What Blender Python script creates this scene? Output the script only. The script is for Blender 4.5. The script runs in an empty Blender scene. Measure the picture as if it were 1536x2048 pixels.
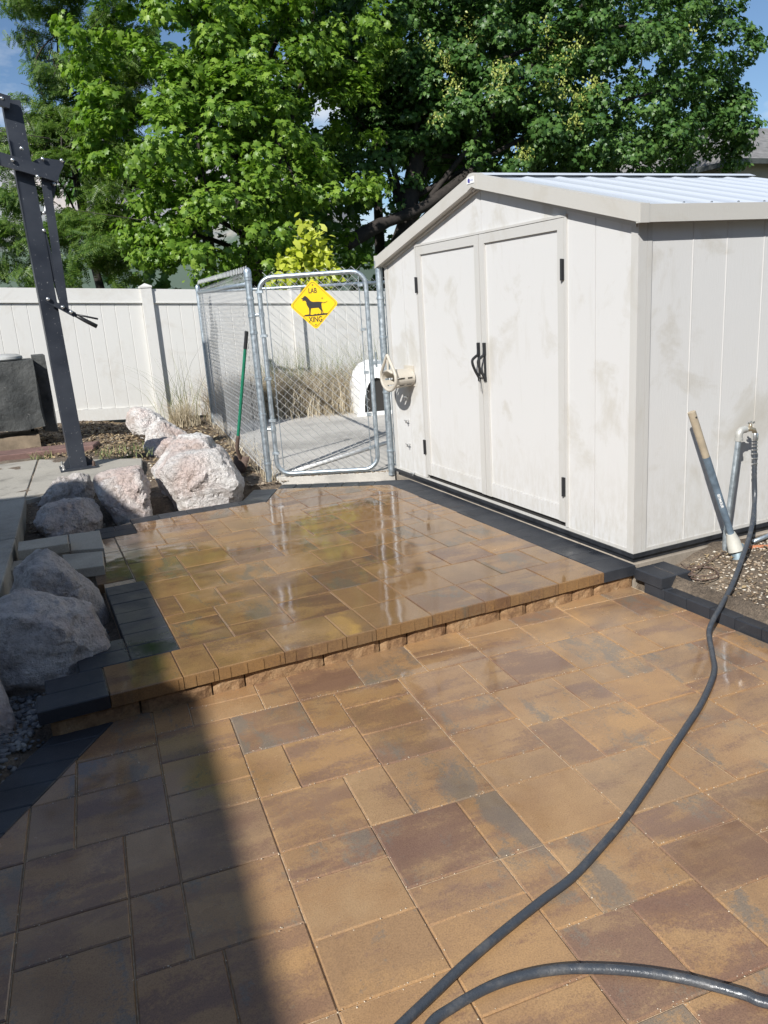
import bpy, bmesh, math, random
import numpy as np
from mathutils import Vector, Matrix, noise
random.seed(7); np.random.seed(7)
R = math.radians
scn = bpy.context.scene
C = scn.collection

# ------------------------------------------------------------------ camera
H = 1.63; FPX = 1566.43; YAW, PIT, ROL = 0.418338, -0.260446, -0.0679552
FW = Vector((math.sin(YAW)*math.cos(PIT), math.cos(YAW)*math.cos(PIT), math.sin(PIT)))
r0 = Vector((math.cos(YAW), -math.sin(YAW), 0)); u0 = r0.cross(FW)
RT = r0*math.cos(ROL) + u0*math.sin(ROL); UP = -r0*math.sin(ROL) + u0*math.cos(ROL)
CAM = Vector((0, 0, H))
cd = bpy.data.cameras.new('camera'); cam = bpy.data.objects.new('camera', cd); C.objects.link(cam)
cd.sensor_fit = 'VERTICAL'; cd.sensor_height = 36; cd.lens = FPX/2048*36; cd.clip_end = 20000; cd.clip_start = 0.02
m3 = Matrix((RT, UP, -FW)).transposed(); cam.matrix_world = Matrix.Translation(CAM) @ m3.to_4x4()
scn.camera = cam

# ------------------------------------------------------------------ light
SUN_AZ, SUN_EL = R(51), R(36)          # travel direction from +Y towards +X, elevation
sdir = Vector((math.sin(SUN_AZ)*math.cos(SUN_EL), math.cos(SUN_AZ)*math.cos(SUN_EL), -math.sin(SUN_EL)))
w = bpy.data.worlds.new('World'); scn.world = w; w.use_nodes = True
nt = w.node_tree; nt.nodes.clear()
def nd(nt, t, **k):
    n = nt.nodes.new(t)
    for a, b in k.items(): setattr(n, a, b)
    return n
sky = nd(nt, 'ShaderNodeTexSky', sky_type='NISHITA', sun_disc=False)
sky.sun_elevation = SUN_EL; sky.sun_rotation = SUN_AZ + math.pi; sky.air_density = 1.0; sky.dust_density = 0.0; sky.ozone_density = 4.5
bg = nd(nt, 'ShaderNodeBackground'); bg.inputs[1].default_value = 0.08
tc = nd(nt, 'ShaderNodeTexCoord'); mp = nd(nt, 'ShaderNodeMapping'); mp.inputs['Scale'].default_value = (2.2, 2.2, 5.5)
nz = nd(nt, 'ShaderNodeTexNoise'); nz.inputs['Scale'].default_value = 1.6; nz.inputs['Detail'].default_value = 7; nz.inputs['Roughness'].default_value = .58
rp = nd(nt, 'ShaderNodeValToRGB'); rp.color_ramp.elements[0].position = .5; rp.color_ramp.elements[1].position = .72
mx = nd(nt, 'ShaderNodeMix', data_type='RGBA'); mx.inputs[7].default_value = (8.5, 8.8, 9.2, 1)
out = nd(nt, 'ShaderNodeOutputWorld')
L = nt.links.new
L(tc.outputs['Generated'], mp.inputs[0]); L(mp.outputs[0], nz.inputs[0]); L(nz.outputs[0], rp.inputs[0]); L(rp.outputs[0], mx.inputs[0])
L(sky.outputs[0], mx.inputs[6]); L(mx.outputs[2], bg.inputs[0]); L(bg.outputs[0], out.inputs[0])
sl = bpy.data.lights.new('sun', 'SUN'); sl.energy = 4.8; sl.angle = R(0.53); sl.color = (1, .975, .935)
so = bpy.data.objects.new('sun', sl); C.objects.link(so); so.rotation_euler = sdir.to_track_quat('-Z', 'Y').to_euler()
so.location = -sdir*30
scn.view_settings.view_transform = 'Standard'; scn.view_settings.look = 'None'
scn.view_settings.exposure = 0.37; scn.view_settings.gamma = 1.0; scn.view_settings.use_curve_mapping = False

scn.cycles.max_bounces = 6; scn.cycles.diffuse_bounces = 3; scn.cycles.glossy_bounces = 3; scn.cycles.transmission_bounces = 3

# ------------------------------------------------------------------ helpers
def ray(x, y): return FW + RT*((x-768)/FPX) + UP*((1024-y)/FPX)
def PZ(x, y, z): d = ray(x, y); return CAM + d*((z-H)/d.z)
def PY(x, y, Y): d = ray(x, y); return CAM + d*(Y/d.y)
def PX(x, y, X): d = ray(x, y); return CAM + d*(X/d.x)
IDN = Matrix.Identity(4)

class MB:
    def __init__(s): s.v = []; s.f = []
    def add(s, vs, fs):
        o = len(s.v); s.v += [tuple(v) for v in vs]; s.f += [tuple(i+o for i in f) for f in fs]; return s
    def box(s, a, b, M=None):
        (x0, y0, z0), (x1, y1, z1) = a, b
        vs = [Vector(p) for p in ((x0,y0,z0),(x1,y0,z0),(x1,y1,z0),(x0,y1,z0),(x0,y0,z1),(x1,y0,z1),(x1,y1,z1),(x0,y1,z1))]
        if M: vs = [M @ v for v in vs]
        return s.add(vs, ((0,3,2,1),(4,5,6,7),(0,1,5,4),(1,2,6,5),(2,3,7,6),(3,0,4,7)))
    def prism(s, poly, z0, z1, ch=0):
        n = len(poly); P2 = [Vector((p[0], p[1])) for p in poly]
        rings = [[(p.x, p.y, z0) for p in P2]]
        if ch > 0:
            rings.append([(p.x, p.y, z1-ch) for p in P2]); q = inset(P2, ch); rings.append([(p.x, p.y, z1) for p in q])
        else: rings.append([(p.x, p.y, z1) for p in P2])
        vs = [v for r_ in rings for v in r_]; fs = [tuple(range(n))[::-1]]
        for k in range(len(rings)-1):
            for i in range(n):
                j = (i+1) % n; fs.append((k*n+i, k*n+j, (k+1)*n+j, (k+1)*n+i))
        fs.append(tuple((len(rings)-1)*n+i for i in range(n)))
        return s.add(vs, fs)
    def slabp(s, pts, nrm, th):            # polygon given as 3-D points, extruded along nrm
        n = len(pts); pts = [Vector(p) for p in pts]; nr = Vector(nrm).normalized()*th
        vs = pts + [p+nr for p in pts]
        fs = [tuple(range(n))[::-1], tuple(range(n, 2*n))] + [(i, (i+1) % n, n+(i+1) % n, n+i) for i in range(n)]
        return s.add(vs, fs)
    def tube(s, pts, r, n=8, cap=True, flat=None):
        pts = [Vector(p) for p in pts]; m = len(pts); rr = r if hasattr(r, '__len__') else [r]*m
        ref = None; vs = []
        for i, p in enumerate(pts):
            t = (pts[min(i+1, m-1)]-pts[max(i-1, 0)]).normalized()
            if ref is None:
                ref = t.orthogonal().normalized() if flat is None else Vector(flat)
            a = (ref - t*ref.dot(t)).normalized(); ref = a; b = t.cross(a)
            for k in range(n):
                an = 2*math.pi*k/n + (math.pi/n if n == 4 else 0); vs.append(p + (a*math.cos(an)+b*math.sin(an))*rr[i])
        fs = [(i*n+k, i*n+(k+1) % n, (i+1)*n+(k+1) % n, (i+1)*n+k) for i in range(m-1) for k in range(n)]
        if cap: fs += [tuple(range(n))[::-1], tuple((m-1)*n+k for k in range(n))]
        return s.add(vs, fs)
    def bar(s, p, q, wd, th, side=(0, -1, 0)):       # rectangular bar; side = direction of its thickness
        p, q = Vector(p), Vector(q); t = (q-p).normalized(); b = Vector(side); b = (b-t*b.dot(t)).normalized(); a = t.cross(b)
        vs = [e + a*sx*wd/2 + b*sy*th/2 for e in (p, q) for sx, sy in ((-1,-1),(1,-1),(1,1),(-1,1))]
        return s.add(vs, ((0,3,2,1),(4,5,6,7),(0,1,5,4),(1,2,6,5),(2,3,7,6),(3,0,4,7)))
    def lathe(s, prof, c=(0,0,0), n=20, axis=None):
        c = Vector(c); q = Vector(axis).normalized().to_track_quat('Z', 'Y') if axis is not None else None; vs = []
        for r_, z in prof:
            for k in range(n):
                a = 2*math.pi*k/n; v = Vector((r_*math.cos(a), r_*math.sin(a), z)); vs.append(c + (q @ v if q else v))
        m = len(prof)
        fs = [(i*n+k, i*n+(k+1) % n, (i+1)*n+(k+1) % n, (i+1)*n+k) for i in range(m-1) for k in range(n)]
        fs += [tuple(range(n))[::-1], tuple((m-1)*n+k for k in range(n))]
        return s.add(vs, fs)
    def mesh(s, name, mat, smooth=False):
        me = bpy.data.meshes.new(name); me.from_pydata([tuple(v) for v in s.v], [], s.f)
        me.validate()
        if mat: me.materials.append(mat)
        bm = bmesh.new(); bm.from_mesh(me); bmesh.ops.recalc_face_normals(bm, faces=bm.faces); bm.to_mesh(me); bm.free()
        if smooth is True: me.polygons.foreach_set('use_smooth', [True]*len(me.polygons))
        elif smooth: me.polygons.foreach_set('use_smooth', [True]*len(me.polygons)); me.set_sharp_from_angle(angle=R(smooth))
        return me
    def build(s, name, mat, parent=None, smooth=False, loc=None):
        return put(name, s.mesh(name, mat, smooth), parent, loc)
def put(name, me, parent=None, loc=None):
    o = bpy.data.objects.new(name, me); C.objects.link(o)
    if loc is not None: o.location = loc
    if parent is not None: par(o, parent)
    return o
def par(o, parent):
    o.parent = parent
    o.matrix_parent_inverse = Matrix.Translation(-parent.location) if parent.parent is None else IDN
def empty(name, loc, label, cat, group=None):
    o = bpy.data.objects.new(name, None); C.objects.link(o); o.location = loc; o.empty_display_size = .1
    return tag(o, label, cat, group)
def tag(o, label=None, cat=None, group=None, kind=None):
    for k, v in (('label', label), ('category', cat), ('group', group), ('kind', kind)):
        if v: o[k] = v
    return o
def inset(P2, d):
    n = len(P2); out_ = []
    ar = sum(P2[i].x*P2[(i+1) % n].y-P2[(i+1) % n].x*P2[i].y for i in range(n)); sg = 1 if ar > 0 else -1
    for i in range(n):
        e0 = (P2[i]-P2[i-1]).normalized(); e1 = (P2[(i+1) % n]-P2[i]).normalized()
        n0 = Vector((-e0.y, e0.x))*sg; n1 = Vector((-e1.y, e1.x))*sg; k = 1+n0.dot(n1)
        out_.append(P2[i] + (n0+n1)*(d/max(k, .3)))
    return out_
def clip(poly, p, nrm):                    # keep the side where (x-p).n >= 0
    o = []; n = len(poly)
    for i in range(n):
        a, b = poly[i], poly[(i+1) % n]
        da = (a[0]-p[0])*nrm[0]+(a[1]-p[1])*nrm[1]; db = (b[0]-p[0])*nrm[0]+(b[1]-p[1])*nrm[1]
        if da >= 0: o.append(a)
        if (da >= 0) != (db >= 0):
            t = da/(da-db); o.append((a[0]+(b[0]-a[0])*t, a[1]+(b[1]-a[1])*t))
    return o
def area(p): return abs(sum(p[i][0]*p[(i+1) % len(p)][1]-p[(i+1) % len(p)][0]*p[i][1] for i in range(len(p))))/2
def sm(t, a, b): t = max(0, min(1, (t-a)/(b-a))); return t*t*(3-2*t)
def bez(pts, n=8):                         # Catmull-Rom through points
    P = [Vector(p) for p in pts]; o = []
    for i in range(len(P)-1):
        a, b, c, d = P[max(i-1, 0)], P[i], P[i+1], P[min(i+2, len(P)-1)]
        for k in range(n):
            t = k/n; o.append(.5*((2*b)+(c-a)*t+(2*a-5*b+4*c-d)*t*t+(3*b-a-3*c+d)*t**3))
    return o+[P[-1]]
def npmesh(name, V, F, mat, smooth=False):
    me = bpy.data.meshes.new(name); nv, nf = len(V), len(F); k = F.shape[1]
    me.vertices.add(nv); me.loops.add(nf*k); me.polygons.add(nf)
    me.vertices.foreach_set('co', V.astype(np.float32).ravel()); me.loops.foreach_set('vertex_index', F.astype(np.int32).ravel())
    me.polygons.foreach_set('loop_start', np.arange(0, nf*k, k, dtype=np.int32))
    if smooth: me.polygons.foreach_set('use_smooth', np.ones(nf, bool))
    me.update(); me.validate(); me.materials.append(mat); return me
def textmesh(txt, size, M, mat, parent, name, ext=.0004):
    cu = bpy.data.curves.new(name, 'FONT'); cu.body = txt; cu.size = size; cu.align_x = 'CENTER'; cu.align_y = 'CENTER'; cu.extrude = ext; cu.offset = size*.022
    o = bpy.data.objects.new(name, cu); C.objects.link(o)
    me = bpy.data.meshes.new_from_object(o.evaluated_get(bpy.context.evaluated_depsgraph_get()))
    bpy.data.objects.remove(o); me.transform(M); me.materials.clear(); me.materials.append(mat)
    return put(name, me, parent)

# ------------------------------------------------------------------ materials
class Mat:
    def __init__(s, name, rough=.6, col=(.5, .5, .5), metal=0, spec=.5):
        s.m = bpy.data.materials.new(name); s.m.use_nodes = True; s.nt = s.m.node_tree
        s.b = s.nt.nodes['Principled BSDF']; s.o = s.nt.nodes['Material Output']
        s.b.inputs['Base Color'].default_value = (*col, 1); s.b.inputs['Roughness'].default_value = rough
        s.b.inputs['Metallic'].default_value = metal; s.b.inputs['Specular IOR Level'].default_value = spec
        s._co = {}
    def n(s, t, **k): return nd(s.nt, t, **k)
    def l(s, a, b): s.nt.links.new(a, b)
    def co(s, kind='Object'):
        if kind not in s._co:
            s._co[kind] = s.n('ShaderNodeNewGeometry').outputs['Position'] if kind == 'World' else s.n('ShaderNodeTexCoord').outputs[kind]
        return s._co[kind]
    def noise(s, scale, detail=4, rough=.55, co='World', stretch=None, off=None, dist=0):
        n = s.n('ShaderNodeTexNoise'); n.inputs['Scale'].default_value = scale; n.inputs['Detail'].default_value = detail
        n.inputs['Roughness'].default_value = rough; n.inputs['Distortion'].default_value = dist; c = s.co(co)
        if off is not None:
            a = s.n('ShaderNodeVectorMath', operation='ADD'); s.l(c, a.inputs[0]); s.l(off, a.inputs[1]); c = a.outputs[0]
        if stretch:
            mpn = s.n('ShaderNodeVectorMath', operation='MULTIPLY'); mpn.inputs[1].default_value = stretch; s.l(c, mpn.inputs[0]); c = mpn.outputs[0]
        s.l(c, n.inputs['Vector']); return n.outputs[0]
    def ramp(s, f, stops, interp='LINEAR'):
        r_ = s.n('ShaderNodeValToRGB'); r_.color_ramp.interpolation = interp; e = r_.color_ramp.elements
        while len(e) < len(stops): e.new(.5)
        for i, (p, c) in enumerate(stops):
            e[i].position = p; e[i].color = (*c, 1) if hasattr(c, '__len__') else (c, c, c, 1)
        s.l(f, r_.inputs[0]); return r_.outputs[0]
    def mix(s, f, a, b, mode='MIX'):
        x = s.n('ShaderNodeMix', data_type='RGBA', blend_type=mode)
        for i, v in ((0, f), (6, a), (7, b)):
            if hasattr(v, 'node') or isinstance(v, bpy.types.NodeSocket): s.l(v, x.inputs[i])
            else: x.inputs[i].default_value = v if i == 0 else (*v, 1)
        return x.outputs[2]
    def math(s, op, a, b=0, c=0):
        x = s.n('ShaderNodeMath', operation=op)
        for i, v in enumerate((a, b, c)):
            if isinstance(v, bpy.types.NodeSocket): s.l(v, x.inputs[i])
            else: x.inputs[i].default_value = v
        return x.outputs[0]
    def rnd(s): return s.n('ShaderNodeObjectInfo').outputs['Random']
    def isl(s): return s.n('ShaderNodeNewGeometry').outputs['Random Per Island']
    def col(s, c): s.l(c, s.b.inputs['Base Color']); return s
    def rough(s, c): s.l(c, s.b.inputs['Roughness']); return s
    def bump(s, h, dist=.002, st=1):
        b = s.n('ShaderNodeBump'); b.inputs['Distance'].default_value = dist; b.inputs['Strength'].default_value = st
        s.l(h, b.inputs['Height']); s.l(b.outputs[0], s.b.inputs['Normal']); return s

def mat_paver(name, wet_lo, wet_hi, dark=False, wet_scale=1.3, base_wet=0.0, grad=None, wd=.4, tint=(1.02, 1.02, 1.08)):
    M = Mat(name); rv = M.rnd(); g = M.n('ShaderNodeVectorMath', operation='SCALE'); g.inputs[0].default_value = (91.7, 53.3, 17.9); M.l(rv, g.inputs['Scale']); off = g.outputs[0]
    fine = M.noise(240, 2, .7); grain = M.noise(70, 5, .8)
    if dark:
        c = M.ramp(M.noise(5, 5, .6, 'Object', None, off), [(.3, (.018, .021, .027)), (.7, (.04, .044, .052))])
        wear = M.ramp(M.noise(22, 6, .8), [(.66, 0), (.78, .35)])
        c = M.mix(wear, c, (.13, .13, .13))
    else:
        sp = M.math('MULTIPLY', M.math('SUBTRACT', grain, .5), .55)              # speckled edges of the colour blends
        fr = lambda k: M.math('FRACT', M.math('MULTIPLY', rv, k))
        c = M.ramp(fr(13.7), [(0, (.47, .27, .115)), (.3, (.40, .235, .105)), (.55, (.33, .21, .115)), (.75, (.44, .245, .10)), (1, (.38, .245, .13))])
        n0 = M.math('ADD', M.noise(4.5, 4, .6, 'Object', None, off), M.math('MULTIPLY', sp, .6))
        c = M.mix(M.ramp(n0, [(.42, 0), (.62, .8)]), c, M.ramp(fr(5.3), [(0, (.54, .31, .12)), (1, (.46, .30, .15))]))
        n1 = M.math('ADD', M.noise(1.0, 5, .58, 'Object', (2.6, 8.0, 1), off, .4), sp); n1 = M.math('ADD', n1, M.math('MULTIPLY', M.math('SUBTRACT', fr(7.31), .5), .26))
        c = M.mix(M.ramp(n1, [(.51, 0), (.62, .62), (.8, .8)]), c, M.ramp(fr(3.9), [(0, (.17, .088, .072)), (.5, (.24, .135, .085)), (1, (.20, .12, .10))]))
        n2 = M.math('ADD', M.noise(1.0, 5, .58, 'Object', (7.5, 3.2, 1), off, .5), sp); n2 = M.math('ADD', n2, M.math('MULTIPLY', M.math('SUBTRACT', fr(17.1), .5), .26))
        c = M.mix(M.ramp(n2, [(.30, .75), (.40, 0)]), c, (.205, .185, .145))
        c = M.mix(.18, c, (.29, .20, .13)); c = M.mix(1, c, tint, 'MULTIPLY')
    c = M.mix(.7, c, M.ramp(fine, [(.25, (.55, .55, .55)), (.5, (1, 1, 1)), (.75, (1.3, 1.27, 1.2))]), 'MULTIPLY')
    wn = M.noise(wet_scale, 4, .55, 'World', None, None, .5)
    if grad:                                                          # the hosed-down end of the patio
        sx = M.n('ShaderNodeSeparateXYZ'); M.l(M.co('World'), sx.inputs[0])
        wn = M.math('ADD', wn, M.math('MULTIPLY', M.math('SUBTRACT', sx.outputs['Y'], grad[0]), grad[1]))
    wet = M.ramp(M.math('ADD', wn, M.math('MULTIPLY', M.math('SUBTRACT', M.noise(9, 4, .6), .5), .18)), [(wet_lo, base_wet), (wet_hi, 1)])
    c = M.mix(M.math('MULTIPLY', wet, wd if not dark else .3), c, M.mix(1, c, (.40, .35, .31), 'MULTIPLY') if not dark else (.008, .009, .012))
    M.col(c)
    ro = M.math('ADD', M.math('MULTIPLY', wet, -.53), .58 if not dark else .56)
    ro = M.math('ADD', ro, M.math('MULTIPLY', M.math('SUBTRACT', grain, .5), .12)); M.rough(M.math('MAXIMUM', ro, .055))
    dry = M.math('SUBTRACT', 1, M.math('MULTIPLY', wet, .86)); dry = M.math('MULTIPLY', dry, dry)
    wav = M.math('MULTIPLY', M.noise(4.5, 2, .5), 1.6)
    M.bump(M.math('ADD', M.math('MULTIPLY', M.math('ADD', fine, grain), dry), wav), .0016 if not dark else .002, .75)
    return M.m
m_pav_low = mat_paver('paver_lower', .40, .57, False, 1.1, .48, (2.4, .04), .5, (1.04, 1.06, 1.13))
m_pav_up = mat_paver('paver_upper', .34, .50, False, 1.4, .5, None, .62, (.85, .865, .87))
m_dark = mat_paver('paver_charcoal', .46, .72, True, 1.6)

def simple(name, col, rough=.6, var=.25, scale=8, bump=.0, metal=0, spec=.5, detail=5, bscale=60):
    M = Mat(name, rough, col, metal, spec)
    n = M.noise(scale, detail, .6)
    lo = tuple(c*(1-var) for c in col); hi = tuple(min(1, c*(1+var)) for c in col)
    M.col(M.ramp(n, [(.3, lo), (.7, hi)]))
    if bump: M.bump(M.noise(bscale, 4, .7), bump)
    return M.m
# soil: brown earth with lighter grit
M = Mat('soil', .95); a = M.noise(2.2, 6, .65); b = M.noise(38, 5, .75); c_ = M.noise(140, 3, .7)
col = M.ramp(a, [(.3, (.11, .083, .06)), (.55, (.22, .172, .125)), (.72, (.34, .285, .215))])
col = M.mix(.75, col, M.ramp(b, [(.3, (.45, .45, .45)), (.55, (1, 1, 1)), (.7, (1.6, 1.55, 1.45))]), 'MULTIPLY')
M.col(M.mix(.6, col, M.ramp(c_, [(.3, (.5, .5, .5)), (.7, (1.5, 1.5, 1.5))]), 'MULTIPLY')).bump(M.math('ADD', b, M.math('MULTIPLY', c_, .5)), .02); m_soil = M.m
M = Mat('field', .95); a = M.noise(.05, 6, .6); M.col(M.ramp(a, [(.3, (.05, .07, .025)), (.7, (.12, .11, .06))])); m_field = M.m
m_sand = simple('joint_sand', (.50, .38, .25), .95, .35, 60, .003, bscale=200)
m_sandd = simple('joint_dark', (.03, .03, .03), .95, .35, 60)
# concrete
def mat_conc(name, base, wet=False):
    M = Mat(name, .85); a = M.noise(1.4, 6, .6); b = M.noise(90, 4, .7); lo = tuple(x*.62 for x in base); hi = tuple(x*1.15 for x in base)
    c = M.ramp(a, [(.32, lo), (.5, base), (.7, hi)]); st = M.ramp(M.noise(4.5, 5, .65, dist=.6), [(.56, 0), (.66, 1)])
    c = M.mix(M.math('MULTIPLY', st, .55 if wet else .25), c, tuple(x*.45 for x in base))
    c = M.mix(.6, c, M.ramp(b, [(.3, (.7, .7, .7)), (.7, (1.2, 1.2, 1.2))]), 'MULTIPLY'); M.col(c)
    M.rough(M.math('SUBTRACT', .9, M.math('MULTIPLY', st, .35 if wet else .1))); M.bump(b, .0015); return M.m
m_conc = mat_conc('concrete_path', (.36, .335, .285), True)
m_conc2 = mat_conc('concrete_slab', (.50, .475, .43))
m_pad = mat_conc('pad_concrete', (.33, .285, .23), True)
m_block = mat_conc('beige_block', (.40, .36, .29))
# riser blocks
M = Mat('riser_stone', .8); a = M.noise(9, 6, .7); M.col(M.mix(.5, M.ramp(a, [(.3, (.14, .075, .04)), (.5, (.30, .175, .085)), (.62, (.36, .23, .12)), (.78, (.52, .44, .36))]), M.ramp(M.noise(110, 3), [(.3, (.6, .6, .6)), (.7, (1.25, 1.25, 1.25))]), 'MULTIPLY')).bump(M.noise(45, 5, .75), .007); m_riser = M.m
# shed resin with dirt
def mat_resin(name, base, dirt, amt, streak=True):
    M = Mat(name, .5, base, 0, .35)
    a = M.noise(2.1, 7, .66, dist=.5); s1 = M.ramp(a, [(.53, 0), (.62, .55), (.75, 1)])
    b = M.noise(1.0, 5, .6, 'World', (16, 16, 2.2)); s2 = M.ramp(b, [(.58, 0), (.8, .4)])
    f = M.math('MULTIPLY', M.math('MAXIMUM', s1, s2 if streak else 0), amt)
    sx = M.n('ShaderNodeSeparateXYZ'); M.l(M.co('World'), sx.inputs[0])
    spl = M.math('MULTIPLY', M.ramp(sx.outputs['Z'], [(.18, 1), (.75, 0)]), M.ramp(M.noise(1, 6, .75, 'World', (30, 30, 9)), [(.42, 0), (.62, .7)]))   # splashed mud low down
    f = M.math('MAXIMUM', f, M.math('MULTIPLY', spl, amt))
    M.col(M.mix(f, base, dirt)); M.rough(M.ramp(a, [(.3, .42), (.7, .6)])); M.bump(M.noise(1, 4, .6, 'World', (160, 160, 22)), .0007); return M.m
m_resin = mat_resin('shed_resin', (.60, .594, .578), (.43, .40, .335), .72)
m_trim = mat_resin('shed_trim', (.515, .505, .478), (.41, .38, .32), .5)
m_fascia = mat_resin('shed_fascia', (.50, .483, .443), (.43, .40, .335), .5, False)
m_roof = Mat('roof_sheet', .42, (.56, .60, .65), 0, .5).m
m_black = simple('black_base', (.02, .022, .026), .5, .5, 14, .002, bscale=40)
m_vinyl = mat_resin('white_vinyl', (.665, .655, .62), (.50, .46, .39), .45)
M = Mat('galvanized', .38, (.5, .54, .57), .85); a = M.noise(30, 4, .6); M.col(M.ramp(a, [(.3, (.34, .40, .44)), (.7, (.56, .62, .66))])).rough(M.ramp(a, [(.3, .36), (.7, .56)])); m_galv = M.m
m_wire = Mat('wire', .45, (.72, .73, .73), .35).m
m_yellow = simple('sign_yellow', (.86, .55, .015), .35, .06, 9)
m_blackp = Mat('black_print', .5, (.02, .02, .02)).m
m_post = None
M = Mat('black_powder_coat', .42, (.018, .022, .030)); a = M.noise(3, 5, .6); M.col(M.mix(M.ramp(M.noise(45, 2, .5), [(.70, 0), (.72, .55)]), M.ramp(a, [(.3, (.020, .024, .033)), (.7, (.036, .042, .054))]), (.3, .3, .3))); M.rough(M.ramp(a, [(.3, .36), (.7, .55)])); m_post = M.m
m_chrome = Mat('bolt_steel', .25, (.75, .75, .74), .9).m
m_plastic_b = simple('black_plastic', (.022, .023, .025), .42, .2, 20)
m_beige = simple('beige_plastic', (.50, .46, .39), .45, .08, 6)
m_white = simple('white_plastic', (.80, .80, .78), .4, .05, 5)
m_inshade = Mat('interior_shade', .9, (.03, .028, .026)).m  # near-black colour painted for the shade inside gaps and openings
m_hose = Mat('hose_rubber', .33, (.030, .036, .045)); a = m_hose.noise(160, 2); m_hose.bump(m_hose.math('ADD', a, m_hose.math('MULTIPLY', m_hose.noise(9, 4, .6), 3)), .0012); m_hose.rough(m_hose.ramp(m_hose.noise(14, 5, .7), [(.35, .26), (.65, .5)])); m_hose.col(m_hose.ramp(m_hose.noise(20, 5, .7), [(.5, (.046, .054, .066)), (.75, (.11, .11, .11))])); m_hose = m_hose.m
m_brass = simple('tarnished_brass', (.42, .36, .26), .42, .3, 40, metal=.7)
m_green = simple('green_fibreglass', (.012, .16, .09), .35, .2, 12)
m_rust = simple('rusted_steel', (.10, .065, .05), .75, .35, 25, .001)
m_bluehandle = simple('worn_blue_grip', (.11, .15, .19), .6, .45, 14, .001)
m_tangrip = simple('worn_tan_rubber', (.36, .30, .215), .7, .2, 12, .001)
m_greyhead = simple('grey_sleeve', (.48, .47, .42), .6, .15, 9, .001)
m_steelhead = simple('sledge_steel', (.22, .29, .33), .55, .25, 16, metal=.4)
m_orange = simple('orange_hose', (.42, .16, .075), .5, .15, 9)
m_copper = simple('brown_cable', (.13, .085, .065), .5, .2, 12)
m_cloth = Mat('grill_cover', .72, (.03, .032, .032)); a = m_cloth.noise(3, 5, .6); m_cloth.col(m_cloth.mix(m_cloth.ramp(m_cloth.noise(30, 2), [(.7, 0), (.73, .4)]), m_cloth.ramp(a, [(.3, (.025, .028, .028)), (.7, (.085, .088, .084))]), (.3, .3, .28))).bump(m_cloth.noise(7, 4), .03); m_cloth = m_cloth.m
m_timber = simple('weathered_timber', (.27, .21, .145), .85, .35, 6, .002)
m_wine = simple('red_brown_stone', (.17, .10, .085), .85, .3, 8, .003)
m_gravel = Mat('grey_gravel', .85); i_ = m_gravel.isl(); m_gravel.col(m_gravel.ramp(i_, [(0, (.10, .105, .115)), (.6, (.2, .205, .21)), (1, (.32, .31, .29))])); m_gravel = m_gravel.m
m_chip = Mat('soil_chips', .9); i_ = m_chip.isl(); m_chip.col(m_chip.ramp(i_, [(0, (.12, .085, .055)), (.45, (.27, .2, .135)), (.8, (.45, .38, .29)), (1, (.58, .54, .46))])); m_chip = m_chip.m
m_litter = Mat('leaf_litter', .9); i_ = m_litter.isl(); m_litter.col(m_litter.ramp(i_, [(0, (.07, .05, .035)), (.5, (.2, .14, .08)), (.85, (.36, .27, .15)), (1, (.45, .38, .25))])); m_litter = m_litter.m
def mat_rock(name, base, pink, dark_):
    M = Mat(name, .85); a = M.noise(3.2, 7, .68, 'World', None, None, .8); b = M.noise(26, 6, .75); c1 = M.noise(1.6, 3, .6, dist=1.2)
    c = M.ramp(a, [(.34, dark_), (.47, base), (.62, tuple(min(1, x*1.22) for x in base))]); c = M.mix(M.ramp(c1, [(.5, 0), (.68, .75)]), c, pink)
    c = M.mix(.7, c, M.ramp(b, [(.3, (.42, .40, .37)), (.48, (1, 1, 1)), (.7, (1.3, 1.3, 1.3))]), 'MULTIPLY')
    v = M.n('ShaderNodeTexVoronoi', feature='DISTANCE_TO_EDGE'); v.inputs['Scale'].default_value = 4.2; dv = M.n('ShaderNodeVectorMath', operation='ADD'); nz_ = M.n('ShaderNodeTexNoise'); nz_.inputs['Scale'].default_value = 7; nz_.inputs['Detail'].default_value = 5
    M.l(M.co('World'), nz_.inputs['Vector']); sc_ = M.n('ShaderNodeVectorMath', operation='SCALE'); sc_.inputs['Scale'].default_value = .35; M.l(nz_.outputs['Color'], sc_.inputs[0]); M.l(M.co('World'), dv.inputs[0]); M.l(sc_.outputs[0], dv.inputs[1]); M.l(dv.outputs[0], v.inputs['Vector'])
    cr = M.ramp(v.outputs['Distance'], [(0, .45), (.02, .8), (.05, 1)]); c = M.mix(M.ramp(c1, [(.4, 0), (.6, .55)]), c, M.mix(1, c, cr, 'MULTIPLY'))
    M.col(c).bump(M.math('ADD', M.math('MULTIPLY', a, 1.6), M.math('ADD', b, M.math('MULTIPLY', M.noise(75, 4, .7), .5))), .055); return M.m
m_rock = mat_rock('pale_boulder', (.84, .79, .75), (.76, .58, .51), (.58, .49, .43))
m_rock2 = mat_rock('grey_boulder', (.70, .645, .60), (.62, .49, .43), (.42, .36, .32))
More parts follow.
